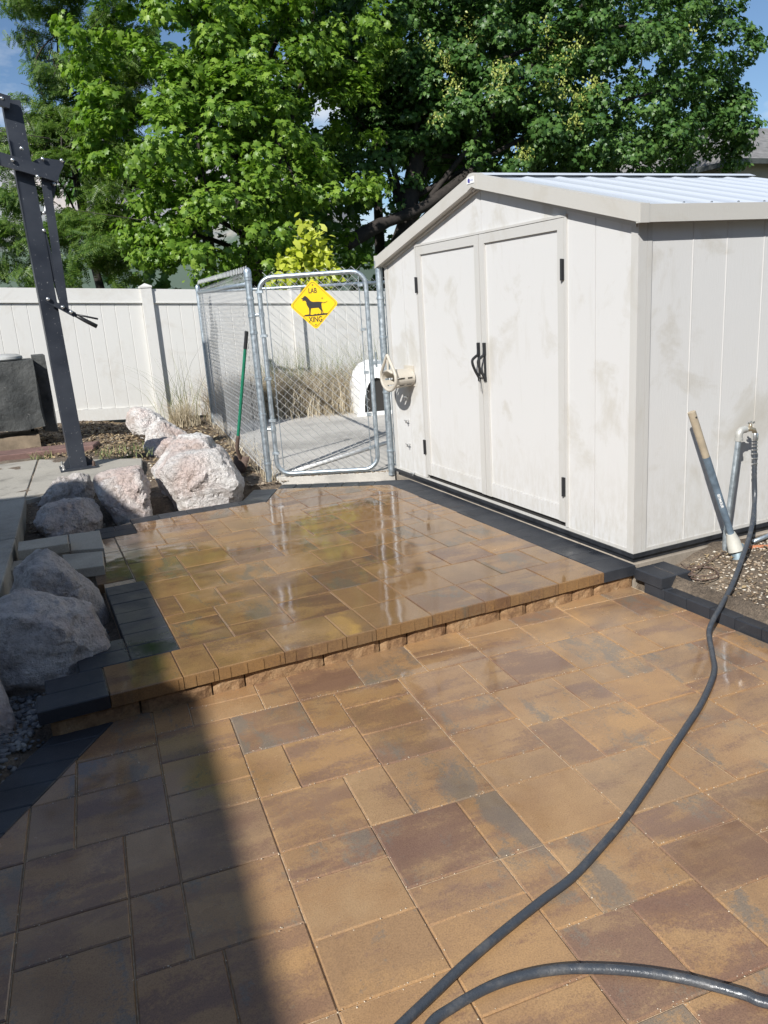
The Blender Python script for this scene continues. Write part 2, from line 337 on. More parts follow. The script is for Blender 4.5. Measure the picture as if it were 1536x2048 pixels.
def mat_leaf(name, c0, c1, c2, tr=.35):
    M = Mat(name, .42, c0, 0, .45); i = M.isl(); g = M.noise(.55, 3, .6)
    c = M.ramp(M.math('ADD', M.math('MULTIPLY', i, .6), M.math('MULTIPLY', g, .45)), [(.15, c0), (.5, c1), (.85, c2)]); M.col(c)
    t = M.n('ShaderNodeBsdfTranslucent'); M.l(M.mix(1, c, (1.0, 1.15, .5), 'MULTIPLY'), t.inputs[0])
    ad = M.n('ShaderNodeMixShader'); ad.inputs[0].default_value = tr; M.l(M.b.outputs[0], ad.inputs[1]); M.l(t.outputs[0], ad.inputs[2]); M.l(ad.outputs[0], M.o.inputs[0]); return M.m
m_leafL = mat_leaf('maple_leaf_light', (.065, .14, .018), (.16, .285, .034), (.29, .42, .06), .42)
m_leafR = mat_leaf('maple_leaf_dark', (.032, .085, .022), (.076, .165, .036), (.145, .25, .06), .34)
m_leafLoc = mat_leaf('locust_leaf', (.045, .105, .02), (.115, .205, .035), (.20, .28, .055), .42)
m_seed = mat_leaf('maple_seed', (.24, .30, .06), (.36, .40, .09), (.48, .50, .14), .3)
m_leafY = mat_leaf('yellow_leaf', (.32, .38, .03), (.50, .54, .05), (.62, .66, .12), .4)
m_bark = simple('bark', (.032, .026, .022), .9, .4, 12, .012, bscale=30)
m_dry = Mat('dry_grass', .8); i_ = m_dry.isl(); m_dry.col(m_dry.ramp(i_, [(0, (.30, .235, .15)), (.6, (.52, .44, .30)), (1, (.70, .62, .46))])); m_dry = m_dry.m
m_weed = Mat('weed_green', .7); i_ = m_weed.isl(); m_weed.col(m_weed.ramp(i_, [(0, (.07, .11, .03)), (.6, (.17, .2, .07)), (1, (.36, .34, .16))])); m_weed = m_weed.m

# ================================================================== SETTING
DY = 0.0793956; CD, SD = math.cos(DY), math.sin(DY)
LX0, LY0, LMX, LMY = .322, 1.487, .151, .1535             # lower paver module
def low2w(i, j):
    x, y = LX0+i*LMX, LY0+j*LMY; return (CD*x+SD*y, -SD*x+CD*y)
UX0, UY0, UM = .12, 3.20, .1525                            # upper paver module
ZU = .13
DIAG_P = (.113, 3.212); DIAG_D = Vector((-.426, -.602)).normalized(); DIAG_N = Vector((-DIAG_D.y, DIAG_D.x))
if DIAG_N.x < 0: DIAG_N = -DIAG_N                          # points to the patio side
def n2(x, y, s=1, o=0): return noise.noise(Vector((x*s+o, y*s-o, o*.37)))
def gz(x, y):                                              # terrain height
    left = sm(x, 1.6, .6)*sm(y, 6.6, 7.4)
    base = .125 + left*.115 + .045*sm(y, 10.5, 12)*sm(x, 2.5, .5)
    z = base
    trench = sm(x, .75, .35)*sm(y, 6.9, 6.0)
    z = z*(1-trench) + .01*trench
    if y < 6.75:
        up = sm(x, .0, .25)*sm(x, 3.05, 2.98)*sm(y, 3.15, 3.35); z = z*(1-up)+.01*up
    lw = sm(y, 3.4, 3.24)*sm(x, 2.99, 2.93)
    dd = (x-DIAG_P[0])*DIAG_N.x+(y-DIAG_P[1])*DIAG_N.y
    lw2 = lw*sm(dd, -.3, -.22); z = z*(1-lw2) - .11*lw2
    rb = sm(x, 2.99, 3.15)*sm(y, 3.4, 3.2); z = z*(1-rb)+(.045+.075*sm(x, 3.1, 3.5)+.02*n2(x, y, 5))*rb
    z += .018*n2(x, y, 2.1, 3)+.012*n2(x, y, 8, 5)
    return z
xs = np.concatenate([np.arange(-4, 6.01, .06)]); ys = np.concatenate([np.arange(-4, 13.01, .06)])
V = np.array([(x, y, gz(x, y)) for y in ys for x in xs]); nx, ny = len(xs), len(ys)
idx = np.arange(nx*ny).reshape(ny, nx)
F = np.stack([idx[:-1, :-1], idx[:-1, 1:], idx[1:, 1:], idx[1:, :-1]], -1).reshape(-1, 4)
tag(put('ground', npmesh('ground', V, F, m_soil, True)), kind='structure')
mb = MB(); B = 6000                                         # open land beyond the garden, to the horizon
for a, b in (((-B, -B, 0), (-3.95, B, 0)), ((5.95, -B, 0), (B, B, 0)), ((-3.95, 12.95, 0), (5.95, B, 0)), ((-3.95, -B, 0), (5.95, -3.95, 0))):
    mb.add([(a[0], a[1], .1), (b[0], a[1], .1), (b[0], b[1], .1), (a[0], b[1], .1)], [(0, 1, 2, 3)])
tag(mb.build('field', m_field), kind='structure')

# ---------------------------------------------------------------- lower patio
LAY = """-2 -1 10 12;-1 1 10 11;-1 1 11 12;1 2 10 12;2 4 10 12;4 6 10 12;6 8 10 11;6 8 11 13;8 10 10 11.5;8 10 11.5 13;10 12 10 11.5;10 12 11.5 13;12 14 10 12;12 14 12 13;14 16 10 12;14 16 12 13;
-4 -2 9.5 12;-4 -2 8 9.5;-4 -2 6 8;-5 -4 6 8;-2 0 8.5 10;-2 0 7 8.5;-2 0 6 7;0 2 8 10;2 3 8 10;3 5 9 10;3 5 7.5 9;3 5 6 7.5;5 7 8 10;7 8 8 10;8 10 8 10;5 7 6.5 8;5 7 5 6.5;5 7 4 5;
7 9 6 8;9 10 6 8;10 12 8 10;12 13 8 10;13 15 8 10;15 17 8 10;10 12 7 8;10 12 5.5 7;10 12 4 5.5;12 14 6 8;14 15 6 8;15 17 6 8;12 14 5 6;12 14 3.5 5;7 8 4 6;8 10 4 6;
0 1 6 8;1 3 6 8;0 2 4 6;2 3 4 6;3 5 4 6;0 2 3 4;0 2 1.5 3;0 2 0 1.5;2 4 2 4;4 5 2 4;2 4 1 2;2 4 -1 1;2 4 -2 -1;5 7 2 4;4 5 0 2;5 7 0 2;7 9 1 2;7 9 -.5 1;7 9 -2.5 -.5;4 5.5 -2 0;5.5 7 -2 0;
7 9 2 4;9 10 2 4;10 12 2 4;9 11 .5 2;9 11 -1 .5;-1.5 0 0 2;-3 -1.5 0 2;0 2 -2 0;-2 0 2 4;-3 -2 2 4;-2 0 4 6;-3 -2 4 6;-5 -3 4 6;-5 -3 3 4;-5 -3 1 3;-7 -5 4 6;-7 -5 2 4;14 16 4 6"""
def parse(t): return [tuple(float(q) for q in s_.split()) for s_ in t.replace('\n', '').split(';') if s_.strip()]
def fill(rects, X0, X1, Y0, Y1):                           # complete the pattern outside the traced part
    occ = set(); h = 2
    for a, b, c, d in rects:
        for i in range(round(a*h), round(b*h)):
            for j in range(round(c*h), round(d*h)): occ.add((i, j))
    out_ = []; rng = random.Random(3)
    for j in range(Y0*h, Y1*h):
        for i in range(X0*h, X1*h):
            if (i, j) in occ: continue
            opts = [(4, 4), (4, 3), (2, 4), (4, 2)]; rng.shuffle(opts); opts += [(2, 2), (4, 1), (2, 1), (1, 2), (3, 1), (1, 1)]
            for wv, hv in opts:
                cs = [(i+p, j+q) for p in range(wv) for q in range(hv)]
                if all(c_ not in occ for c_ in cs): occ.update(cs); out_.append((i/h, (i+wv)/h, j/h, (j+hv)/h)); break
    return out_
MESHC = {}
def paver(poly, ztop, mat, parent, name='paver', th=.06, gap=.0016, ch=.004, dz=None, rot=0):
    """one paver; alike rectangles share a mesh"""
    if len(poly) < 3 or area(poly) < .0008: return None
    P2 = inset([Vector(p) for p in poly], gap)
    c = sum(P2, Vector((0, 0)))/len(P2); c0, s0 = math.cos(-rot), math.sin(-rot)
    loc2 = [((p-c).x*c0-(p-c).y*s0, (p-c).x*s0+(p-c).y*c0) for p in P2]
    ar = sum(loc2[i][0]*loc2[(i+1) % len(loc2)][1]-loc2[(i+1) % len(loc2)][0]*loc2[i][1] for i in range(len(loc2)))
    if ar < 0: loc2 = loc2[::-1]
    key = (mat.name, th, ch)+tuple((round(a, 3), round(b, 3)) for a, b in loc2)
    if key not in MESHC: MESHC[key] = MB().prism(loc2, -th, 0, ch).mesh(name, mat)
    o = put(name, MESHC[key], None, (c.x, c.y, ztop + (random.uniform(-.0012, .0012) if dz is None else dz)))
    o.rotation_euler = (random.uniform(-.0022, .0022), random.uniform(-.0022, .0022), rot); o.parent = parent
    return o
low_poly = [(-2.6, -3.4), (2.925, -3.4), (2.925, 3.24), (.1, 3.24)]
bed = MB().prism([(-2.6, -3.4), (2.93, -3.4), (2.93, 3.26), (-.07, 3.26), (-.29, 2.94), (-2.16, .3), (-2.6, -.32)], -.10, -.006)
lower = tag(bed.build('lower_patio', m_sand), kind='structure')
rects = parse(LAY); rects += fill(rects, -18, 19, -32, 14)
for a, b, c_, d in rects:
    poly = [low2w(a, c_), low2w(b, c_), low2w(b, d), low2w(a, d)]
    poly = clip(poly, (0, 3.232), (0, -1)); poly = clip(poly, (2.918, 0), (-1, 0)) if poly else poly
    poly = clip(poly, DIAG_P, DIAG_N) if poly else poly
    poly = clip(poly, (0, -3.3), (0, 1)) if poly else poly; poly = clip(poly, (-2.6, 0), (1, 0)) if poly else poly
    if poly: paver(poly, 0, m_pav_low, lower, rot=-DY)
# charcoal border running diagonally on the left
k = 0; t = -.05
while t < 3.6:
    A = Vector(DIAG_P)+DIAG_D*t; Bq = Vector(DIAG_P)+DIAG_D*(t+.152)
    sk = Vector((-.06, -.0))  # joints run nearly level, not square to the diagonal
    e = Vector((-1, .12))*.235
    poly = [tuple(A), tuple(A+e), tuple(Bq+e), tuple(Bq)]
    poly = clip(poly, (0, 3.232), (0, -1))
    if len(poly) > 2: paver(poly, .001, m_dark, lower, 'border_paver')
    t += .152

# ---------------------------------------------------------------- upper patio
def up2w(i, j): return (UX0+i*UM, UY0+j*UM)
bedp = [(-.12, 3.26), (2.93, 3.26), (2.93, 5.92), (1.87, 6.5), (1.62, 6.2), (.62, 6.18), (.34, 6.0), (.34, 5.7), (.24, 5.68), (.26, 3.75), (.06, 3.75), (.04, 3.49), (-.12, 3.49)]
upper = tag(MB().prism(bedp, -.05, ZU-.007).build('upper_patio', m_sand), kind='structure')
ULAY = """2.3 4 2 4.2;2.3 4 4.2 5;4 6 2 3;4 6 3 5;6 8 4 7;6 8 2 4;8 9 2 4;9 10 2 4;10 12 2 4;12 14 2 4;14 16 2 4;16 17 2 4;
8 10 4 6;10 11 4 6;11 13 4 6;13 15 4 6;15 17 4 6;14 15.5 6 8;15.5 17 6 8;14 16 8 10;16 17 8 10.5;2.3 3 5 7;3 4.5 5 7;4.5 6 5 7;
2.3 4 7 9;4 5 7 9;5 7 7 9;7 9 7 9;2.3 4 9 10;4 6 9 10;2 4 10 12;4 6 10 12;6 8 9 11;8 9.5 9 11;9.5 11 9 11;8 10 11 14;6 8 11 14;
2 3.5 12 14;3.5 5 12 14;5 6 12 14;2 4 14 15;2 4 15 17;4 6 14 17;6 7 14 16.5;7 9 14 16;9 11 14 16;3 5 17 19;5 6 17 19;6 8 17 19;8 10 16 19;10 11.5 16 19;
.6 2 10 12;.6 2 12 14.3;.6 2 14.3 16.8;9 11 7 9;11 12 6 8;12 14 6 8;11 13 8 10;10 12 11 13;12 14 10 12"""
ur = parse(ULAY); ur += [r_ for r_ in fill(ur, 2, 17, 2, 22) ]
FA, FB = Vector(up2w(11.48, 21.3)), Vector(up2w(16.97, 17.9)); FD = (FB-FA).normalized(); FN = Vector((FD.y, -FD.x))
if FN.y > 0: FN = -FN
LA, LB = Vector(up2w(10.06, 18.75)), Vector(up2w(11.48, 21.3)); LD = (LB-LA).normalized(); LN = Vector((LD.y, -LD.x))
for a, b, c_, d in ur:
    if b <= 2.3 and d <= 9.4: continue
    if a < 2.3 and c_ < 9.4 and d <= 9.5: a = 2.3
    poly = [up2w(a, c_), up2w(b, c_), up2w(b, d), up2w(a, d)]
    if a < 3.1 and d > 17: poly = clip(poly, up2w(3.1, 0), (1, 0))
    if a < 10.2:
        poly = clip(poly, up2w(0, 18.8), (0, -1)) if a < 10 else poly
    poly = clip(poly, FA, FN) if poly else poly
    if a >= 10 and poly: poly = clip(poly, LA, LN)
    if poly: paver(poly, ZU, m_pav_up, upper)
# coping row along the step, with spacer ribs on the front face
for a, b in ((0, 2), (2, 3), (3, 5), (5, 7), (7, 8), (8, 10), (10, 12), (12, 13), (13, 15), (15, 17)):
    poly = [up2w(a, 0), up2w(b, 0), up2w(b, 2), up2w(a, 2)]
    P2 = inset([Vector(p) for p in poly], .0016); c = sum(P2, Vector((0, 0)))/4
    mb = MB().prism([tuple(p-c) for p in P2], -.06, 0, .004)
    nr = max(2, round((b-a)*2)); y0 = P2[0].y-c.y
    for q in range(nr):
        x = (P2[0].x-c.x)+(b-a)*UM*(q+.6)/nr; mb.box((x-.0045, y0-.0028, -.058), (x+.0045, y0+.001, -.009))
    o = mb.build('coping_paver', m_pav_up, None, False, (c.x, c.y, ZU+random.uniform(0, .0025))); o.parent = upper
# charcoal soldier courses
def dpav(i0, i1, j0, j1, zt=ZU+.0015): paver([up2w(i0, j0), up2w(i1, j0), up2w(i1, j1), up2w(i0, j1)], zt, m_dark, upper, 'border_paver')
j = 0.0; first = True
while j < 18.6:
    d = 1.16 if first else 1.02; 
    poly = [up2w(17, j), up2w(18.44, j), up2w(18.44, j+d), up2w(17, j+d)]
    poly = clip(poly, FA-FN*.17, FN); 
    if poly: paver(poly, ZU+.0015, m_dark, upper, 'border_paver', ch=.003)
    j += d; first = False
for q in range(7): dpav(.83, 2.3, 2+q*1.055, 2+(q+1)*1.055)
dpav(-1.85, 0, 0, 1.0); dpav(-1.6, 0, 1.0, 2.0); dpav(-.65, .83, 2, 3.0); dpav(-.3, .83, 3.0, 3.9)
dpav(1.3, 3.1, 16.85, 17.9); dpav(1.3, 2.2, 17.9, 18.9); dpav(2.2, 3.1, 17.9, 18.9)
for q in range(5): dpav(3.1+q*1.42, 3.1+(q+1)*1.42, 18.8, 19.85)
nq = 3; ln = (LB-LA).length
for q in range(nq):
    A = LA+LD*ln*q/nq; Bq = LA+LD*ln*(q+1)/nq; e = -LN*.215
    paver([tuple(A), tuple(Bq), tuple(Bq+e), tuple(A+e)], ZU+.0015, m_dark, upper, 'border_paver')
nq = 7; ln = (FB-FA).length
for q in range(nq):
    A = FA+FD*ln*q/nq; Bq = FA+FD*ln*(q+1)/nq; e = -FN*.155
    paver([tuple(A), tuple(Bq), tuple(Bq+e), tuple(A+e)], ZU+.0015, m_dark, upper, 'border_paver')
# rough riser blocks under the coping
x = -.125; ls = [.36, .31, .15, .38, .29, .15, .22, .32, .16, .3, .15, .34, .16]; k = 0
while x < 2.9:
    l_ = min(ls[k % len(ls)], 2.935-x); n_ = max(3, int(l_/.03)); mb = MB(); vs = []; y0 = 3.219+random.uniform(-.005, .005)
    g_ = .004
    for i in range(n_+1):
        px = x+g_+(l_-2*g_)*i/n_; e_ = .010 if i in (0, n_) else 0
        for kz, zz in enumerate((-.03, .012, .04, .058, .068)):
            vs.append((px, y0+e_+(.007 if kz == 4 else 0)+.006*noise.noise(Vector((px*30, zz*40, k*3.1))), zz))
        vs.append((px, 3.32, .068)); vs.append((px, 3.32, -.03))
    fs = [(i*7+q, (i+1)*7+q, (i+1)*7+q+1, i*7+q+1) for i in range(n_) for q in range(6)]
    fs += [tuple(range(7)), tuple(n_*7+q for q in range(7))[::-1]]
    o = mb.add(vs, fs).build('riser_block', m_riser); o.parent = upper
    x += l_; k += 1

# ---------------------------------------------------------------- garden edging on the right
edg = empty('garden_edging', (2.92, 3.1, 0), 'low charcoal block edging between the orange patio and the gravelly bed', 'edging')
y = 3.12
for q in range(42):
    MB().prism([(2.922, y-.1505), (3.125, y-.1505), (3.125, y-.002), (2.922, y-.002)], -.05, .056+random.uniform(-.002, .002), .004).build('edging_block', m_dark, edg); y -= .1525
for a, b in ((2.915, 3.02), (3.022, 3.125)):
    MB().prism([(a, 2.985), (b, 2.985), (b, 3.19), (a, 3.19)], .057, .118, .005).build('cap_block', m_dark, edg)

# ---------------------------------------------------------------- concrete
path = tag(MB().prism([(-3.9, 3.0), (-.40, 3.0), (-.13, 7.05), (.52, 7.4), (.9, 7.55), (1.0, 8.3), (.2, 8.85), (0, 9.15), (-3.9, 9.3)], .05, .235).build('concrete_path', m_conc), kind='structure')
for poly in ([(-3.9, 7.12), (-.13, 7.11), (.03, 9.12), (-3.9, 9.3)], [(-.12, 7.11), (.53, 7.42), (.90, 7.57), (1.005, 8.29), (.28, 8.85), (.045, 9.12)],
             [(-3.9, 5.6), (-.205, 5.75), (-.12, 7.09), (-3.9, 7.1)], [(-3.9, 3.0), (-.40, 3.0), (-.207, 5.73), (-3.9, 5.58)]):
    o = MB().prism(poly, .10, .25, .006).build('slab', m_conc); o.parent = path
ken = tag(MB().prism([(1.98, 6.80), (2.932, 6.295), (2.932, 6.32), (5.4, 6.32), (5.4, 9.95), (3.1, 10.95), (2.45, 10.95)], .02, .152, .005).build('kennel_slab', m_conc2), kind='structure')
pad = tag(MB().prism([(2.945, 3.222), (4.6, 3.205), (4.6, 6.29), (2.945, 6.29)], -.05, .128, .006).build('shed_pad', m_pad), kind='structure')

# ================================================================== SHED
XS, YS, YE = 2.945, 3.235, 6.255; XB = 5.4; ZB = .185; ZE = 1.945; YM = 4.715; ZA = 2.335
shed = empty('garden_shed', (XS, YS, .13), 'weathered off-white resin garden shed with gabled roof and two black handled doors', 'shed')
def front_top(y): return ZE + (ZA-ZE)*(1-abs(y-YM)/(YE-YM) if y > YM else 1-abs(y-YM)/(YM-YS))
# base rail, black, in pieces
MB().box((XS+.004, YS+.004, .130), (XB, YE-.004, .160)).build('base_rail', m_black, shed)
MB().box((XS-.012, YS-.012, .1605), (XB, YE+.012, .184)).build('base_lip', m_black, shed)
# front wall panels right and left of the doors, and above
def fpanel(y0, y1, z0, name='front_panel', x=XS, th=.03, mat=None):
    ys_ = [y0]+([YM] if y0 < YM < y1 else [])+[y1]
    pts = [(x, y0, z0)]+[(x, y1, z0)]+[(x, yy, front_top(yy)-.004) for yy in reversed(ys_)]
    return MB().slabp(pts, (1, 0, 0), th).build(name, mat or m_resin, shed)
fpanel(3.282, 3.562, ZB); fpanel(3.567, 3.818, ZB); fpanel(5.676, 5.93, ZB); fpanel(5.935, 6.21, ZB)
fpanel(3.82, YM-.0015, 2.048, 'gable_panel'); fpanel(YM+.0015, 5.674, 2.048, 'gable_panel')
MB().box((XS+.02, 3.8, ZB), (XS+.035, 5.69, 2.05)).build('door_backing', m_inshade, shed)
# corner posts
MB().box((XS-.008, YS-.008, ZB), (XS+.05, 3.28, ZE-.002)).box((XS+.052, YS-.008, ZB), (XS+.082, YS+.03, ZE-.002)).build('corner_trim', m_trim, shed)
MB().box((XS-.008, 6.212, ZB), (XS+.05, YE+.008, ZE-.002)).build('corner_trim', m_trim, shed)
# side wall boards (near side) and back/far side
x = XS+.084; edges = [XS+.084, 3.318, 3.562, 3.84, 4.12, 4.4, 4.68, 4.96, 5.24, XB]
for a, b in zip(edges[:-1], edges[1:]):
    MB().prism([(a+.0015, YS), (b-.0015, YS), (b-.0015, YS+.03), (a+.0015, YS+.03)], ZB, ZE-.004, 0).build('side_panel', m_resin, shed)
    MB().box((b-.006, YS-.0025, ZB), (b+.0, YS, ZE-.006)).build('panel_rib', m_resin, shed)
MB().box((XS+.05, YE-.03, ZB), (XB, YE, ZE-.004)).build('side_panel', m_resin, shed)
MB().slabp([(XB, YS, ZB), (XB, YE, ZB), (XB, YE, ZE), (XB, YM, ZA), (XB, YS, ZE)], (-1, 0, 0), .03).build('back_panel', m_resin, shed)
MB().box((XS-.004, YS-.004, ZB-.0005), (XS+.0, YE, ZB+.018)).build('bottom_channel', m_trim, shed)
MB().box((XS+.084, YS-.005, ZB-.0005), (XB, YS-.001, ZB+.018)).build('bottom_channel', m_trim, shed)
# doors
def door(y0, y1, hinge_y, hy, sgn):
    zb, zt = .232, 2.030; xd = XS+.004; fw = .062
    d = MB().box((xd, y0+fw, zb+.10), (xd+.02, y1-fw, zt-fw)).build('door', m_resin, shed)
    f = MB()
    f.box((xd-.014, y0+.002, zb), (xd+.018, y0+fw, zt)); f.box((xd-.014, y1-fw, zb), (xd+.018, y1-.002, zt))
    f.box((xd-.0135, y0+fw+.0005, zt-fw), (xd+.018, y1-fw-.0005, zt-.001))
    f.build('door_frame', m_trim, d)
    MB().box((xd-.009, y0+fw+.0005, zb+.001), (xd+.018, y1-fw-.0005, zb+.099)).build('kick_rail', m_resin, d)
    for z in (1.747, .462):
        h = MB().box((XS-.020, hinge_y-.014, z-.058), (XS-.004, hinge_y+.014, z+.058))
        h.tube([(XS-.022, hinge_y, z-.06), (XS-.022, hinge_y, z+.06)], .008, 8); h.build('hinge', m_plastic_b, d)
    # strap handle
    a = bez([(XS-.016, hy, 1.318), (XS-.017, hy, 1.245), (XS-.040, hy, 1.226), (XS-.066, hy, 1.205), (XS-.066, hy, 1.175), (XS-.045, hy, 1.125), (XS-.022, hy, 1.085), (XS-.016, hy, 1.062)], 6)
    hb = MB().tube(a, [.013 if i < 8 else .010 for i in range(len(a))], 6)
    hb.bar((XS-.014, hy, 1.32), (XS-.014, hy, 1.235), .03, .01, (1, 0, 0)); hb.bar((XS-.014, hy, 1.085), (XS-.014, hy, 1.055), .028, .012, (1, 0, 0)); hb.bar((XS-.013, hy, 1.235), (XS-.013, hy, 1.085), .022, .006, (1, 0, 0))
    hb.build('handle', m_plastic_b, d, 40)
door(4.747, 5.664, 5.672, 4.782, 1); door(3.828, 4.743, 3.838, 4.706, -1)
MB().bar((XS-.03, 4.755, 1.075), (XS-.028, 4.742, .985), .006, .004).bar((XS-.02, 4.77, 1.085), (XS-.02, 4.725, 1.085), .012, .006, (0, 0, 1)).build('latch', m_chrome, shed)
# door surround
MB().box((XS-.013, 3.806, 2.0315), (XS+.012, 5.686, 2.046)).build('door_lintel', m_trim, shed)
MB().box((XS-.011, 3.806, ZB+.02), (XS+.002, 3.826, 2.031)).build('door_jamb', m_trim, shed); MB().box((XS-.011, 5.667, ZB+.02), (XS+.002, 5.686, 2.031)).build('door_jamb', m_trim, shed)
# under-fascia channel along the gable
for a, b in ((YS+.0, YM-.001), (YM+.001, YE)):
    za, zb = front_top(a), front_top(b); MB().slabp([(XS-.02, a, za-.03), (XS-.02, b, zb-.03), (XS-.02, b, zb+.03), (XS-.02, a, za+.03)], (1, 0, 0), .05).build('gable_channel', m_trim, shed)
# roof
OV = .075; YR0, YR1 = YS-OV, YE+OV; XR0 = XS-.065; ZR = 2.395; ZEt = 2.007
def roofz(y): return ZR-(ZR-ZEt)*abs(y-YM)/(YM-YR0)
for y0, y1, nm in ((YR0, YM, 'roof_panel'), (YM, YR1, 'roof_panel')):
    n_ = 40; vs = []; wid = .26                      # ribbed sheet, ribs running down the slope
    X0, X1 = XR0+.05, XB+.05; cols = []
    xq = X0
    while xq < X1:
        for dx, dz in ((0, 0), (.05, .0), (.075, .007), (.09, .009), (.105, .007), (.13, 0)): cols.append((xq+dx, dz))
        xq += wid
    for xx, dz in cols:
        for yy in (y0, y1): vs.append((xx, yy, roofz(yy)+dz-.012))
    fs = [(2*i, 2*i+2, 2*i+3, 2*i+1) for i in range(len(cols)-1)]
    MB().add(vs, fs).build(nm, m_roof, shed, 60)
    ya = y0 if y0 == YM else y0+.03; yb = y1 if y1 == YM else y1-.03
    MB().slabp([(XS-.03, ya, roofz(ya)-.07), (XB, ya, roofz(ya)-.07), (XB, yb, roofz(yb)-.07), (XS-.03, yb, roofz(yb)-.07)], (0, 0, 1), .03).build('roof_deck', m_trim, shed)
for sg in (-1, 1):                                   # gable fascia boards
    y0, y1 = (YR0, YM-.055) if sg < 0 else (YM+.055, YR1)
    z0, z1 = roofz(y0), roofz(y1); t_ = .078
    MB().slabp([(XR0, y0, z0-t_), (XR0, y1, z1-t_), (XR0, y1, z1+.008), (XR0, y0, z0+.008)], (1, 0, 0), .06).build('fascia', m_fascia, shed)
    yo = YR0 if sg < 0 else YR1
    MB().box((XR0+.0605, min(yo, yo-sg*.02), ZEt-.078), (XB+.06, max(yo, yo-sg*.02), ZEt+.006)).build('eave_fascia', m_fascia, shed)
    MB().box((XR0+.001, yo-.004 if sg < 0 else yo-.026, ZEt-.080), (XR0+.0601, yo+.026 if sg < 0 else yo+.004, ZEt+.010)).build('fascia_corner', m_fascia, shed)
pts = [(XR0-.004, YM-.054, roofz(YM-.054)-.078), (XR0-.004, YM, ZR-.072), (XR0-.004, YM+.054, roofz(YM+.054)-.078), (XR0-.004, YM+.054, roofz(YM+.054)+.010), (XR0-.004, YM+.02, ZR+.010), (XR0-.004, YM-.02, ZR+.010), (XR0-.004, YM-.054, roofz(YM-.054)+.010)]
MB().slabp(pts, (1, 0, 0), .066).build('ridge_cap_end', m_fascia, shed)
MB().slabp([(XR0+.062, YM-.06, roofz(YM-.06)+.006), (XR0+.062, YM, ZR+.014), (XR0+.062, YM+.06, roofz(YM+.06)+.006), (XR0+.062, YM, ZR+.004)], (1, 0, 0), 2.45).build('ridge_cap', m_roof, shed)
MB().tube([(XS-.03, YM-.045, 2.305), (XS-.034, YM-.03, 2.314), (XS-.035, YM, 2.318), (XS-.034, YM+.03, 2.314), (XS-.03, YM+.045, 2.305)], .012, 6).build('vent_lip', m_trim, shed)
# maker's plate: white with a small blue-violet house mark
bp = MB().box((XR0-.0075, YM-.036, ZR-.052), (XR0-.0045, YM+.050, ZR-.012)).build('badge', m_white, shed)
m_mark = Mat('badge_blue', .5, (.07, .06, .28)).m; m_mark2 = Mat('badge_grey', .5, (.42, .45, .6)).m
MB().box((XR0-.0085, YM+.010, ZR-.046), (XR0-.0078, YM+.028, ZR-.026)).box((XR0-.0085, YM+.0285, ZR-.042), (XR0-.0078, YM+.036, ZR-.026)).slabp([(XR0-.0085, YM+.008, ZR-.0255), (XR0-.0085, YM+.038, ZR-.0255), (XR0-.0085, YM+.024, ZR-.018)], (1, 0, 0), .0007).build('badge_mark', m_mark, bp)
mb = MB()
for q in range(5): mb.box((XR0-.0085, YM-.028+q*.007, ZR-.038-(q % 2)*.002), (XR0-.0078, YM-.0235+q*.007, ZR-.027))
mb.build('badge_lettering', m_mark2, bp)
for q in range(8): MB().lathe([(.007, 0), (.007, .004), (.003, .007)], (XS+.25+q*.19, YR0+.03, ZEt+.012), 8).build('roof_screw', m_chrome, shed)
# screw hooks in a column left of the doors
for z in (.852, .652, .447, .205):
    yq = 5.97 if z > .3 else 5.9
    MB().tube([(XS, yq, z), (XS-.03, yq, z), (XS-.045, yq, z+.004)], .0045, 6).tube([(XS-.03, yq+.028, z), (XS-.03, yq-.028, z)], .0045, 6).tube([(XS-.034, yq-.012, z), (XS-.034, yq-.012, z-.02)], .007, 6).build('hook', m_chrome, shed)
# hose hanger on the wall
hh = empty('hose_hanger', (XS-.1, 5.93, 1.05), 'beige plastic hose hanger with ring shaped front flange on shed wall', 'hose hanger')
hy, hz, XF = 5.90, 1.03, XS-.20
ring = [(XF, hy+.14*math.sin(a)*(1 if math.cos(a) < .2 else max(.12, 1-(math.cos(a)-.2)*.9)), hz+(.10 if math.cos(a) < 0 else .185)*math.cos(a)) for a in [2*math.pi*k/36 for k in range(37)]]
MB().tube(ring, .013, 8, False).tube([(XF, hy-.085, hz+.045), (XF, hy, hz+.062), (XF, hy+.085, hz+.045)], .011, 8).build('front_flange', m_beige, hh, True)
MB().tube([(XF, hy, hz+.06), (XF, hy, hz+.15)], .010, 8).build('web', m_beige, hh)
mb = MB(); na, nl = 32, 8
for i in range(na):
    a0, a1 = 2*math.pi*i/na, 2*math.pi*(i+1)/na
    for q in range(nl):
        bottom = math.cos(a0) < .25
        if bottom and i % 4 == 0 and q in (1, 2, 3, 5, 6): continue
        x0, x1 = XF+(XS-XF-.01)*q/nl, XF+(XS-XF-.01)*(q+1)/nl
        vs = []
        for xx in (x0, x1):
            for aa in (a0, a1):
                k_ = 1-.12*(xx-XF)/.2
                for rr in (.122, .130): vs.append((xx, hy+rr*math.sin(aa)*k_, hz-.012+rr*.62*math.cos(aa)*k_))
        mb.add(vs, ((0, 2, 6, 4), (1, 5, 7, 3), (0, 4, 5, 1), (2, 3, 7, 6), (0, 1, 3, 2), (4, 6, 7, 5)))
mb.build('saddle', m_beige, hh)
MB().box((XS-.012, hy-.085, hz-.08), (XS-.001, hy+.085, hz+.085)).build('wall_plate', m_beige, hh)

